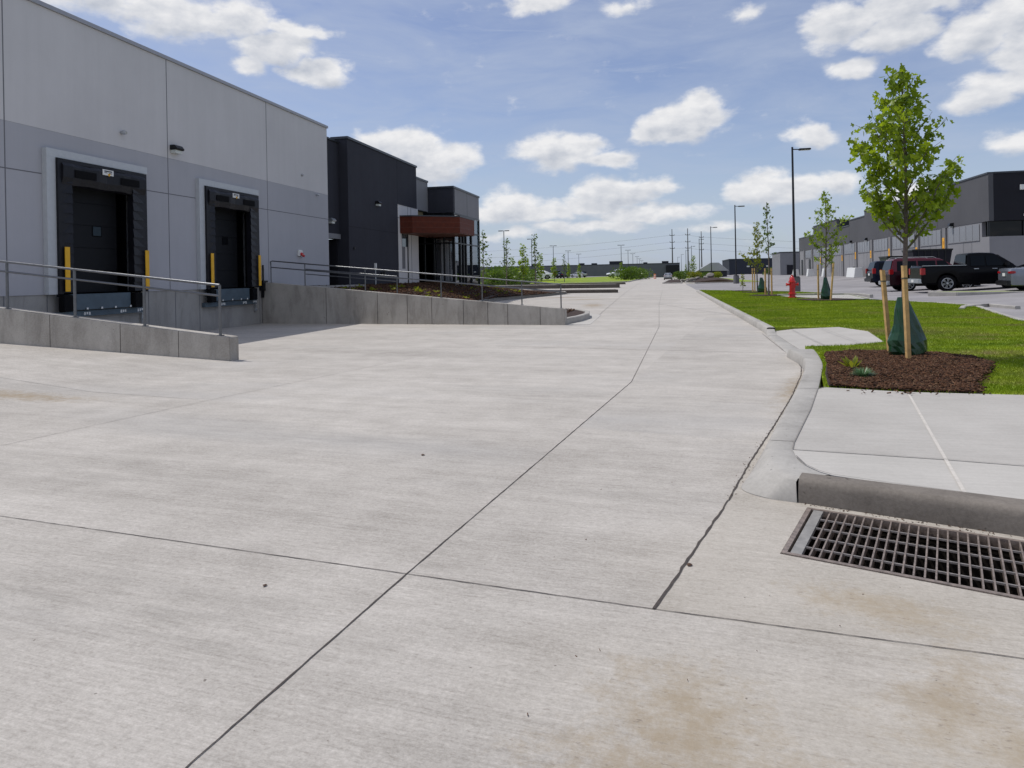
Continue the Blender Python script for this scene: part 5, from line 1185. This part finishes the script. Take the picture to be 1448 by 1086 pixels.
# shrubs
def make_shrub(seed, n=900, leaf=.16, mat=None):
    rnd = random.Random(seed); V = []; Fc = []
    t = thing('shrub', '', 'shrub'); b = MB(); lob = [(rnd.uniform(-.5, .5), rnd.uniform(-.5, .5), rnd.uniform(.35, .75), rnd.uniform(.3, .55)) for _ in range(7)]
    for (lx, ly, lz, lr) in lob: b.tube([(0, 0, 0), (lx*.5, ly*.5, lz*.5), (lx, ly, lz)], [.03, .02, .008], 4)
    for k in range(n):
        lx, ly, lz, lr = rnd.choice(lob); d = Vector((rnd.gauss(0, 1), rnd.gauss(0, 1), rnd.gauss(0, 1))).normalized(); p = Vector((lx, ly, lz))+d*lr*rnd.random()**.4
        if p.z < .02: p.z = abs(p.z)+.03
        side = d.cross(Vector((rnd.gauss(0, 1), rnd.gauss(0, 1), rnd.gauss(0, 1)))).normalized(); d2 = (d+Vector((0, 0, .4))).normalized(); s_ = leaf*rnd.uniform(.5, 1.2); b0 = len(V)
        V += [tuple(p), tuple(p+d2*s_*.5+side*s_*.35), tuple(p+d2*s_), tuple(p+d2*s_*.5-side*s_*.35)]; Fc += [b0, b0+1, b0+2, b0+3]
    build('stems', b, M['twig'], t); tri_mesh('foliage', V, Fc, 4, mat or M['shrub'], t); return t
sh = make_shrub(5); shy = make_shrub(6, 900, .16, M['leaf_y']); first = True
hedge = [(692, 2.6, 88, 'round bush at the left end of the hedge beyond the entrance'), (703, 3.0, 92, 'broad bush second from the left in the hedge'), (714, 2.7, 95, 'hedge bush behind the tallest two-headed lamp post'), (724, 2.9, 99, 'hedge bush below the small leafy tree'), (735, 2.8, 103, 'darker bush near the right end of the hedge'), (745, 2.6, 108, 'bush at the right end of the hedge, above the white sedan bonnet'),
         (884, 3.2, 150, 'leftmost big bush of the clump left of the road end'), (892, 3.3, 160, 'second bush of the clump left of the road end'), (900, 3.2, 172, 'third bush of the clump left of the road end'), (907, 3.0, 184, 'small farthest bush of the clump left of the road end'),
         (962, 1.4, 105, 'low shrub beside the boulders at the road end'), (968, 1.5, 112, 'low shrub behind the first boulder'), (983, 1.3, 104, 'low yellowish shrub between the boulders'), (997, 1.2, 110, 'low shrub at the foot of the third lamp post'), (1092, 2.2, 150, 'left bush of the row before the long grey building'), (1101, 2.4, 150, 'middle bush of the row before the long grey building'), (1111, 2.4, 150, 'right bush of the row before the long grey building'),
         (1012, 1.6, 150, 'bright green bush right of the mulch mound')]
for i, (px, h, Z, lab) in enumerate(hedge):
    X, Y = WZ(px, Z); s_ = h/1.2; src = shy if px in (1012, 983) else sh
    sc_ = (s_*1.25, s_*1.25, s_)
    if src is sh and first: sh.location = (X, Y, .1); sh.scale = sc_; sh['label'] = lab; sh['group'] = 'distant shrubs'; first = False
    elif px == 983: shy.location = (X, Y, .5); shy.scale = sc_; shy['label'] = lab; shy['group'] = 'distant shrubs'
    else: dup(src, (X, Y, .1 if px > 1010 or px < 950 else .45), i, sc_, lab, 'distant shrubs')
# small plants
def plant(label, loc, s_, mat, seed, n=70, name='bedding_plant', up=1.0, group=None, wd=.12):
    rnd = random.Random(seed); V = []; Fc = []
    for k in range(n):
        a = rnd.uniform(0, 2*pi); d = Vector((cos(a)*rnd.uniform(.2, 1), sin(a)*rnd.uniform(.2, 1), up*rnd.uniform(.3, 1))).normalized(); L = s_*rnd.uniform(.5, 1.1); side = d.cross(Vector((0, 0, 1))).normalized()*L*wd; b0 = len(V); p = Vector((cos(a), sin(a), 0))*s_*.1
        m_ = p+d*L*.55; e_ = p+d*L+Vector((0, 0, -L*.12)); V += [tuple(p), tuple(m_+side), tuple(e_), tuple(m_-side)]; Fc += [b0, b0+1, b0+2, b0+3]
    o = tri_mesh(name, V, Fc, 4, mat); o.location = loc; return tag(o, label, 'plant', group)
px_, py_ = G(1220, 531, .19); plant('blue-green tufted juniper in the mulch bed nearest the sidewalk', (px_, py_, .17), .17, M['juniper'], 3, 420, 'juniper_plant', .7, wd=.028)
px_, py_ = G(1205, 521, .19); plant('spindly yellow-green seedling behind the blue-green juniper', (px_, py_, .18), .22, M['leaf_y'], 4, 36, 'seedling', 1.2)
bp0 = None; rnd = random.Random(77); cnt = 0
while cnt < 60:
    x = rnd.uniform(-12.5, -4.2); y = rnd.uniform(24.5, 48)
    if not pip(x, y, bed) or dseg(x, y, kpts) < .5 or (x < BX+.4) or (y > 33.5 and x < -9.9 and y < 39.5 and x < -11.2): continue
    if bp0 is None: bp0 = plant('small yellow-green bedding plant in the mulch mound beside the entrance', (x, y, bedz(x, y)), .17, M['leaf_y'], 9, 26, 'bedding_plant', 1.0, 'bedding plants beside the entrance')
    else:
        o = bp0.copy(); COL.objects.link(o); o.location = (x, y, bedz(x, y)); o.rotation_euler = (0, 0, rnd.uniform(0, 6)); sc_ = rnd.uniform(.6, 1.5); o.scale = (sc_, sc_, sc_*rnd.uniform(.7, 1.2))
    cnt += 1
# boulders
bo = None
bl = [(966, 103, .7, 'grey boulder nearest the road end'), (973, 100, .9, 'grey boulder right of the first, beside the kerb'), (979, 98, 1.0, 'largest pale boulder under the leafy tree'), (986, 101, .8, 'boulder between low shrubs left of the third lamp post'), (1004, 104, 1.3, 'tall pale boulder leaning by the third lamp post'), (998, 100, .7, 'small boulder left of the tall pale one')]
for i, (px, Z, s_, lab) in enumerate(bl):
    X, Y = WZ(px, Z); z = fmz(X, Y)-.1 if pip(X, Y, fm) else .1
    if bo is None:
        bm = bmesh.new(); bmesh.ops.create_icosphere(bm, subdivisions=3, radius=.5); rn = random.Random(4)
        for v in bm.verts:
            c = v.co.copy(); k = 1+.18*sin(c.x*7+1)*sin(c.y*6)+.12*sin(c.z*9+c.x*5); v.co = c*k; v.co.z = max(v.co.z*.85+.3, -.02)
        me = bpy.data.meshes.new('boulder'); bm.to_mesh(me); bm.free(); me.materials.append(M['boulder']); bo = link('boulder', me); o = bo
    else: o = bo.copy(); COL.objects.link(o)
    o.location = (X, Y, z); o.scale = (s_, s_*.9, s_*.9); o.rotation_euler = (0, 0, i*1.1); tag(o, lab, 'boulder', 'boulders by the road end')
# construction barrel
X, Y = WZ(926, 190); t = thing('traffic_barrel', 'orange and white traffic barrel at the far end of the road', 'traffic barrel', (X, Y, 0))
for k in range(5): b = MB(); b.cyl(0, 0, k*.26, k*.26+.255, .36-.02*k, n=14); build('band', b, [simple("orange_plastic", (.8, .16, .03), .5), M['white']][k % 2], t)
b = MB(); b.cyl(0, 0, 1.3, 1.42, .12, n=10); build('handle', b, M['rubber'], t)

# ------------------------------------------------------------ vehicles (x forward, y left)
def wheel(parent, x, y, r, wd, style='five'):
    s_ = 1 if y > 0 else -1; yo = y
    b = MB(); pr = [(r*.62, -wd/2), (r*.93, -wd/2), (r, -wd/2+.03), (r, wd/2-.03), (r*.93, wd/2), (r*.62, wd/2)]; b.lathe(pr, 24, (x, yo, r), 'y')
    w_ = thing_part('wheel', parent)
    build('tyre', b, M['rubber'], w_, smooth=True)
    b = MB(); f = yo+s_*(wd/2+.012)
    for k in range(6):
        a = 2*pi*k/6+.3; dx_, dz_ = cos(a), sin(a); px2, pz2 = -dz_, dx_
        for off in (-.035, .035):
            q = [(x+dx_*.05*r+px2*off*.4, r+dz_*.05*r+pz2*off*.4), (x+dx_*.62*r+px2*(off-.018), r+dz_*.62*r+pz2*(off-.018)), (x+dx_*.62*r+px2*(off+.018), r+dz_*.62*r+pz2*(off+.018))]
            b.add([(q[0][0], f, q[0][1]), (q[1][0], f, q[1][1]), (q[2][0], f, q[2][1]), (q[0][0], f-s_*.04, q[0][1]), (q[1][0], f-s_*.04, q[1][1]), (q[2][0], f-s_*.04, q[2][1])], [(0,1,2),(0,1,4,3),(1,2,5,4),(2,0,3,5)])
    b.lathe([(r*.63, -.01), (r*.66, 0), (r*.60, .012), (r*.58, 0)], 24, (x, f, r), 'y', False); b.lathe([(.0, 0), (.06, .0), (.05, s_*.02)], 12, (x, f, r), 'y'); build('rim', b, M['galv'], w_)
def thing_part(name, parent):
    o = bpy.data.objects.new(name, None); COL.objects.link(o); o.parent = parent; return o
def vehicle(name, label, cat, paint, L, Wd, axles, r, top, belt, roof, gl, zb=.32, lights=True, bed=None, group=None, tail=(.9, 1.25, .16), rails=False, handles=(), rear_dark=False, plate=True, chrome=None):
    """top: list (x,z) of the body's shoulder line from rear to front; roof: (xr_belt, xr_roof, xf_roof, xf_belt, z_roof); gl: side windows [(x0,x1)]"""
    t = thing(name, label, cat, group=group); hw = Wd/2
    xs = sorted(set([round(-L/2+i*L/36, 3) for i in range(37)]+[round(a+r*1.16*cos(pi*k/10), 3) for a in axles for k in range(11)]+[p[0] for p in top]))
    rows = []
    for x in xs:
        zt = pl(top, x); z0 = zb
        for a in axles:
            dd = abs(x-a); R_ = r*1.17
            if dd < R_: z0 = max(zb, r+sqrt(max(R_*R_-dd*dd, 0)))
        e = min(1, (L/2-abs(x))/.45); taper = 1-(1-max(e, 0)**.5)*.10
        if abs(x) > L/2-.02: z0 = max(z0, zb+.06)
        h = hw*taper; z0 = min(z0, zt-.12); zm = lerp(z0, zt, .55)
        half = [(h*.90, z0), (h*.985, z0+.04), (h, zm), (h*.985, zt-.10), (h*.955, zt-.025), (h*.88, zt), (h*.45, zt+.02), (0, zt+.03)]
        rows.append([(x, -y, z) for y, z in half]+[(x, y, z) for y, z in half[-2::-1]])
    m = loft(rows); n = len(rows[0]); m.add(rows[0], [tuple(range(n))]); m.add(rows[-1], [tuple(range(n))]); build('body', m, paint, t, smooth=True)
    # dark underside and wheel wells
    b = MB(); b.box(-L/2+.25, L/2-.25, -hw*.84, hw*.84, zb-.06, min(p[1] for p in top)-.14); build('underbody', b, M['rubber'], t)
    xr0, xr1, xf1, xf0, zr = roof; hb, hr = hw*.90, hw*.70; n = 10
    zr0 = pl(top, xr0)+.0; zf0 = pl(top, xf0)
    def wy(x, z): zt = pl(top, x); return lerp(hb, hr, clamp((z-belt)/(zr-belt)))
    rws = []
    for (x, z, k) in [(xr0, zr0, 0), (lerp(xr0, xr1, .5), lerp(zr0, zr, .55), .55), (xr1, zr-.03, .97), (xr1+.15, zr, 1), ((xr1+xf1)/2, zr+.02, 1), (xf1-.15, zr, 1), (xf1, zr-.03, .97), (lerp(xf1, xf0, .5), lerp(zr, zf0, .45), .5), (xf0, zf0, 0)]:
        yb = hb; zbelt = min(belt-.06, pl(top, x)-.03); y2 = lerp(hb, hr, k)
        rws.append([(x, -yb, zbelt), (x, -y2, z-.02), (x, -y2*.93, z+.012), (x, 0, z+.025), (x, y2*.93, z+.012), (x, y2, z-.02), (x, yb, zbelt)])
    m = loft(rws); ca = build('cabin', m, paint, t, smooth=True)
    for sd_ in (-1, 1):
        for (x0, x1, s0, s1) in gl:             # side windows: bottom x0..x1, top shifted by s0,s1
            zt_ = zr-.13; zb_ = belt+.02; y0 = (lerp(hb, hr, 0)+.008)*sd_; y1 = (lerp(hb, hr, .80)+.012)*sd_
            zb0, zt0 = zb_, zt_
            b = MB(); a_ = [(x0, y0, zb0), (x1, y0, zb0), (x1+s1, y1, zt0), (x0+s0, y1, zt0)]; b.add(a_, [(0,1,2,3)]); b.add([(p[0], p[1]-sd_*.02, p[2]) for p in a_], [(0,1,2,3)]); b.add(a_+[(p[0], p[1]-sd_*.02, p[2]) for p in a_], [(0,1,5,4),(1,2,6,5),(2,3,7,6),(3,0,4,7)])
            build('side_window', b, M['carglass'], t)
    # windscreen and rear window set just proud of the cabin ends
    for (xa, za, xb, zb2, sg, nm) in ((xf0, zf0, xf1, zr-.03, 1, 'windscreen'), (xr0, zr0, xr1, zr-.03, -1, 'rear_window')):
        b = MB(); p = [lerp(xa, xb, .12)+sg*.05, lerp(za, zb2, .12)+.02, lerp(xa, xb, .86)+sg*.05, lerp(za, zb2, .88)+.03]; y0, y1 = hb*.86, hr*.93
        b.add([(p[0], -y0, p[1]), (p[0], y0, p[1]), (p[2], y1, p[3]), (p[2], -y1, p[3]), (p[0]-sg*.06, -y0, p[1]-.02), (p[0]-sg*.06, y0, p[1]-.02), (p[2]-sg*.06, y1, p[3]-.02), (p[2]-sg*.06, -y1, p[3]-.02)], [(0,1,2,3),(4,5,6,7),(0,1,5,4),(1,2,6,5),(2,3,7,6),(3,0,4,7)])
        build(nm, b, M['carglass'] if nm == 'windscreen' or not chrome else M['carglass'], t)
    for a in axles:
        for sd_ in (-1, 1): wheel(t, a, sd_*(hw-.13), r, .24)
    xr = -L/2; z0_, z1_, w_ = tail
    for sd_ in (-1, 1):
        b = MB(); b.box(xr-.012, xr+.20, sd_*(hw*.90-w_), sd_*(hw*.965), z0_, z1_); build('tail_light', b, M['tail'], t, bevel=.02)
        b = MB(); b.box(L/2-.22, L/2-.01, sd_*(hw*.55), sd_*(hw*.9), pl(top, L/2-.1)-.28, pl(top, L/2-.1)-.08); build('headlight', b, M['lens'], t, bevel=.02)
        b = MB(); b.box(xf0-.55, xf0-.42, sd_*(hw*.90), sd_*(hw+.16), belt+.02, belt+.19); build('mirror', b, M['black'], t, bevel=.02)
    b = MB(); b.box(xr-.13, xr+.1, -hw*.88, hw*.88, zb+.02, zb+.26); build('rear_bumper', b, chrome or M['black'], t, bevel=.03)
    b = MB(); b.box(L/2-.1, L/2+.08, -hw*.88, hw*.88, zb+.02, zb+.26); build('front_bumper', b, M['black'], t, bevel=.03)
    if plate: b = MB(); b.box(xr-.145, xr-.131, -.17, .17, zb+.07, zb+.21) if bed is not None else b.box(xr-.03, xr-.008, -.17, .17, z0_-.12, z0_+.03); build('number_plate', b, M['white'], t)
    for hx in handles:
        for sd_ in (-1, 1): b = MB(); b.box(hx, hx+.22, sd_*(hw-.02), sd_*(hw+.022), belt-.15, belt-.11); build('door_handle', b, M['galv'], t)
    if rails:
        for sd_ in (-1, 1): b = MB(); b.tube([(xr1+.1, sd_*hr*.9, zr+.02), (xr1+.25, sd_*hr*.9, zr+.09), (xf1-.35, sd_*hr*.9, zr+.09), (xf1-.2, sd_*hr*.9, zr+.02)], .018, 6); build('roof_rail', b, M['galv'], t)
    if bed is not None:
        bx0, bx1, bz = bed; b = MB(); b.box(bx0+.1, bx1-.08, -hw*.78, hw*.78, bz+.026, bz+.045); build('bed_cover', b, M['rubber'], t)
        b = MB(); 
        for sd_ in (-1, 1): b.box(bx0+.05, bx1-.02, sd_*hw*.80, sd_*hw*.93, bz+.02, bz+.05)
        build('bed_rail', b, M['galv'], t)
    return t
M['tail'] = simple("red_tail_lens", (.34, .008, .012), .2, var=.15, scale=20)
def carpaint(name, col, metal=.0): return simple(name, col, .22, metal, .14 if max(col) < .05 else .4, .04, 3, coat=0 if max(col) < .05 else .4)
p_black = carpaint("black_car_paint", (.004, .004, .005)); p_red = carpaint("dark_red_car_paint", (.085, .003, .008)); p_navy = carpaint("dark_blue_car_paint", (.008, .011, .022)); p_sil = carpaint("silver_blue_car_paint", (.20, .215, .25), .5); p_wh = carpaint("white_car_paint", (.70, .71, .74)); p_lg = carpaint("light_grey_car_paint", (.42, .43, .45), .3)
xw, yw = G(1340, 413.5, .2)
pk = vehicle('pickup_truck', 'black crew cab pickup truck with chrome rear bumper parked behind the maple', 'pickup truck', p_black, 5.9, 2.0, (-1.75, 1.95), .43,
    [(-2.95, 1.24), (-2.9, 1.33), (-.85, 1.33), (-.8, 1.30), (1.35, 1.28), (1.6, 1.26), (2.7, 1.14), (2.9, 1.02), (2.95, .9)], 1.30, (-.78, -.68, .55, 1.5, 1.98), [(-.6, .05, .02, 0), (.13, .98, 0, -.38)], zb=.42, bed=(-2.9, -.8, 1.33), tail=(.88, 1.24, .17), handles=(-.5, .35), chrome=M['galv'])
pk.location = (xw+1.75, yw+1.0, zl(xw+1)+.0)
X, Y = WZ(1258, 40)
sv = vehicle('suv', 'dark red suv with silver roof rails parked beside the black pickup', 'suv', p_red, 5.0, 1.98, (-1.5, 1.5), .38,
    [(-2.5, .95), (-2.46, 1.12), (-2.3, 1.16), (1.1, 1.12), (1.4, 1.10), (2.3, 1.0), (2.5, .8)], 1.16, (-2.42, -2.22, .25, 1.3, 1.88), [(-2.1, -1.05, .05, 0), (-.95, -.05, 0, 0), (.05, .9, 0, -.45)], zb=.34, tail=(.98, 1.28, .18), rails=True, handles=(-.7, .3), chrome=M['galv'])
sv.location = (X+2.5, Y+.9, zl(X+1))
for c_ in sv.children:
    if c_.name.startswith('body'): c_.data.materials[0] = carpaint('maroon_black_car_paint', (.018, .003, .006))
X, Y = WZ(1232, 48.5)
s2 = vehicle('suv', 'dark blue suv, farthest left of the parked row by the grey building', 'suv', p_navy, 4.8, 1.9, (-1.45, 1.45), .37,
    [(-2.4, .95), (-2.36, 1.1), (-2.2, 1.14), (1.0, 1.10), (1.3, 1.08), (2.2, .98), (2.4, .8)], 1.13, (-2.32, -2.1, .2, 1.2, 1.80), [(-2.0, -1.0, .08, 0), (-.9, -.05, 0, 0), (.05, .85, 0, -.4)], zb=.34, tail=(.92, 1.3, .16), handles=(-.7, .3))
s2.location = (X+2.4, Y+.5, zl(X+1))
X, Y = WZ(1421.5, 33)
s3 = vehicle('sedan', 'silver blue sedan cut off by the right edge of the picture', 'sedan', p_sil, 4.8, 1.85, (-1.4, 1.4), .34,
    [(-2.4, .92), (-2.36, 1.06), (-1.6, 1.09), (-.8, .98), (1.0, .96), (2.2, .84), (2.4, .66)], 1.0, (-1.75, -.85, .25, 1.25, 1.44), [(-1.05, -.2, .35, 0), (-.1, .8, 0, -.45)], zb=.24, tail=(.82, .95, .34), handles=(-.4, .5))
s3.location = (X+2.4, Y-.1, zl(X+1)-.02); s3.rotation_euler = (0, 0, -.1)
# left car park
def at(px, Z, z=.74): X, Y = WZ(px, Z); return (X, Y, z)
ws = vehicle('sedan', 'white sedan in side view on the left car park', 'sedan', p_wh, 5.0, 1.85, (-1.45, 1.5), .36,
    [(-2.5, .9), (-2.46, 1.05), (-1.8, 1.08), (-.8, 1.0), (1.0, 1.0), (2.3, .88), (2.5, .7)], 1.02, (-1.9, -1.1, .1, 1.1, 1.5), [(-1.2, -.35, .3, 0), (-.25, .65, 0, -.45)], zb=.26)
ws.location = at(761, 122); ws.scale = (1.1, 1.05, 1.05); ws.rotation_euler = (0, 0, pi+YAW)
def cp(src, px, Z, rz, lab, grp='cars far away', z=.74, paint=None):
    o = dup(src, at(px, Z, z), rz, 1, lab, grp)
    if paint:
        for c in o.children:
            if c.name.startswith(('body', 'cabin')): c.data = c.data.copy(); c.data.materials[0] = paint
    return o
ws['group'] = 'cars far away'
cp(s3, 818, 178, pi/2+.9, 'light grey sedan near the middle of the left car park', paint=p_lg)
cp(s2, 872, 168, pi+.5, 'white suv at the right end of the left car park', paint=p_wh)
cp(s3, 944.5, 150, pi/2, 'silver sedan at the far end of the road behind the mulch island', z=.0, paint=p_lg)
cp(s2, 719, 124, 1.2, 'black suv low behind the tallest two-headed lamp post', paint=p_black)
cp(s2, 786, 165, 1.9, 'black suv right of the white sedan', paint=p_black)
cp(s3, 795, 160, 1.4, 'dark sedan between the black suv and the light grey sedan', paint=p_navy)
# skips by the grey building
def skip(label, px, Z, w_, h, lid, mat):
    X, Y = WZ(px, Z); z = zl(X); t = thing('skip_container', label, 'skip', (X, Y, z), 0, 'skips near the grey building')
    b = MB(); b.slab_y([(-w_/2+.3, .15), (w_/2, .15), (w_/2+.35, h), (-w_/2, h)], 0, 2.2); build('hopper', b, mat, t)
    b = MB(); b.box(-w_/2-.04, w_/2+.39, -.05, 2.25, h, h+.12); build('rim', b, M['black'], t)
    b = MB()
    for k in range(5): b.box(-w_/2+.35+k*.45, -w_/2+.42+k*.45, -.05, -.002, .2, h)
    build('rib', b, M['black'], t); b = MB(); b.box(-w_/2+.2, w_/2, .2, .35, -.02, .15); b.box(-w_/2+.2, w_/2, 1.85, 2.0, -.02, .15); build('skid', b, M['black'], t); return t
skip('black high sided skip seen over the red suv roof', 1315, 50.5, 2.3, 2.3, 1, M['dark2']); skip('dark green skip behind the maple trunk', 1273, 58, 2.0, 1.95, 1, simple("dark_green_skip_paint", (.02, .035, .018), .6, var=.4, scale=3))
dbr = []
def sdeb(rnd):
    r_ = rnd.random()
    if r_ < .5:
        P_ = [(.38, 4.67), (.62, 5.61), (.98, 6.91), (1.46, 8.69), (1.89, 10.47), (2.04, 11.31)]; i = rnd.randrange(5); t_ = rnd.random(); return (lerp(P_[i][0], P_[i+1][0], t_)+rnd.gauss(0, .02), lerp(P_[i][1], P_[i+1][1], t_))
    if r_ < .93: q_ = o0+e1*rnd.uniform(0, 2)-e2*abs(rnd.gauss(0, .03)); return (q_.x, q_.y)
    x = rnd.uniform(-1.5, 2.2); y = rnd.uniform(2, 5.5); return None if in_hole(x, y, .02) or x > .6 and y > 3.9 else (x, y)
chips('gutter_debris', 360, sdeb, lambda x, y: .001, .008, M['chip'])
# small debris on the concrete: leaves and pebbles
for (px, py, s_, lab) in ((375, 829, .012, 'dark pebble on the concrete left of the joint crossing'), (598, 644, .016, 'small brown dead leaf on the concrete in the middle of the yard'), (975, 800, .018, 'bit of dry debris beside the gutter joint')):
    X, Y = G(px, py); b = MB(); rn = random.Random(px); vs = [(s_*cos(k)*rn.uniform(.6, 1.2), s_*sin(k)*rn.uniform(.6, 1.2), .002) for k in range(6)]+[(0, 0, s_*.6)]
    b.add(vs, [(k, (k+1) % 6, 6) for k in range(6)]+[(0,1,2,3,4,5)]); o = build('pebble' if s_ < .015 else 'dead_leaf', b, simple("debris_brown_%d" % px, (.07, .035, .02), .8)); o.location = (X, Y, .004); tag(o, lab, 'debris')
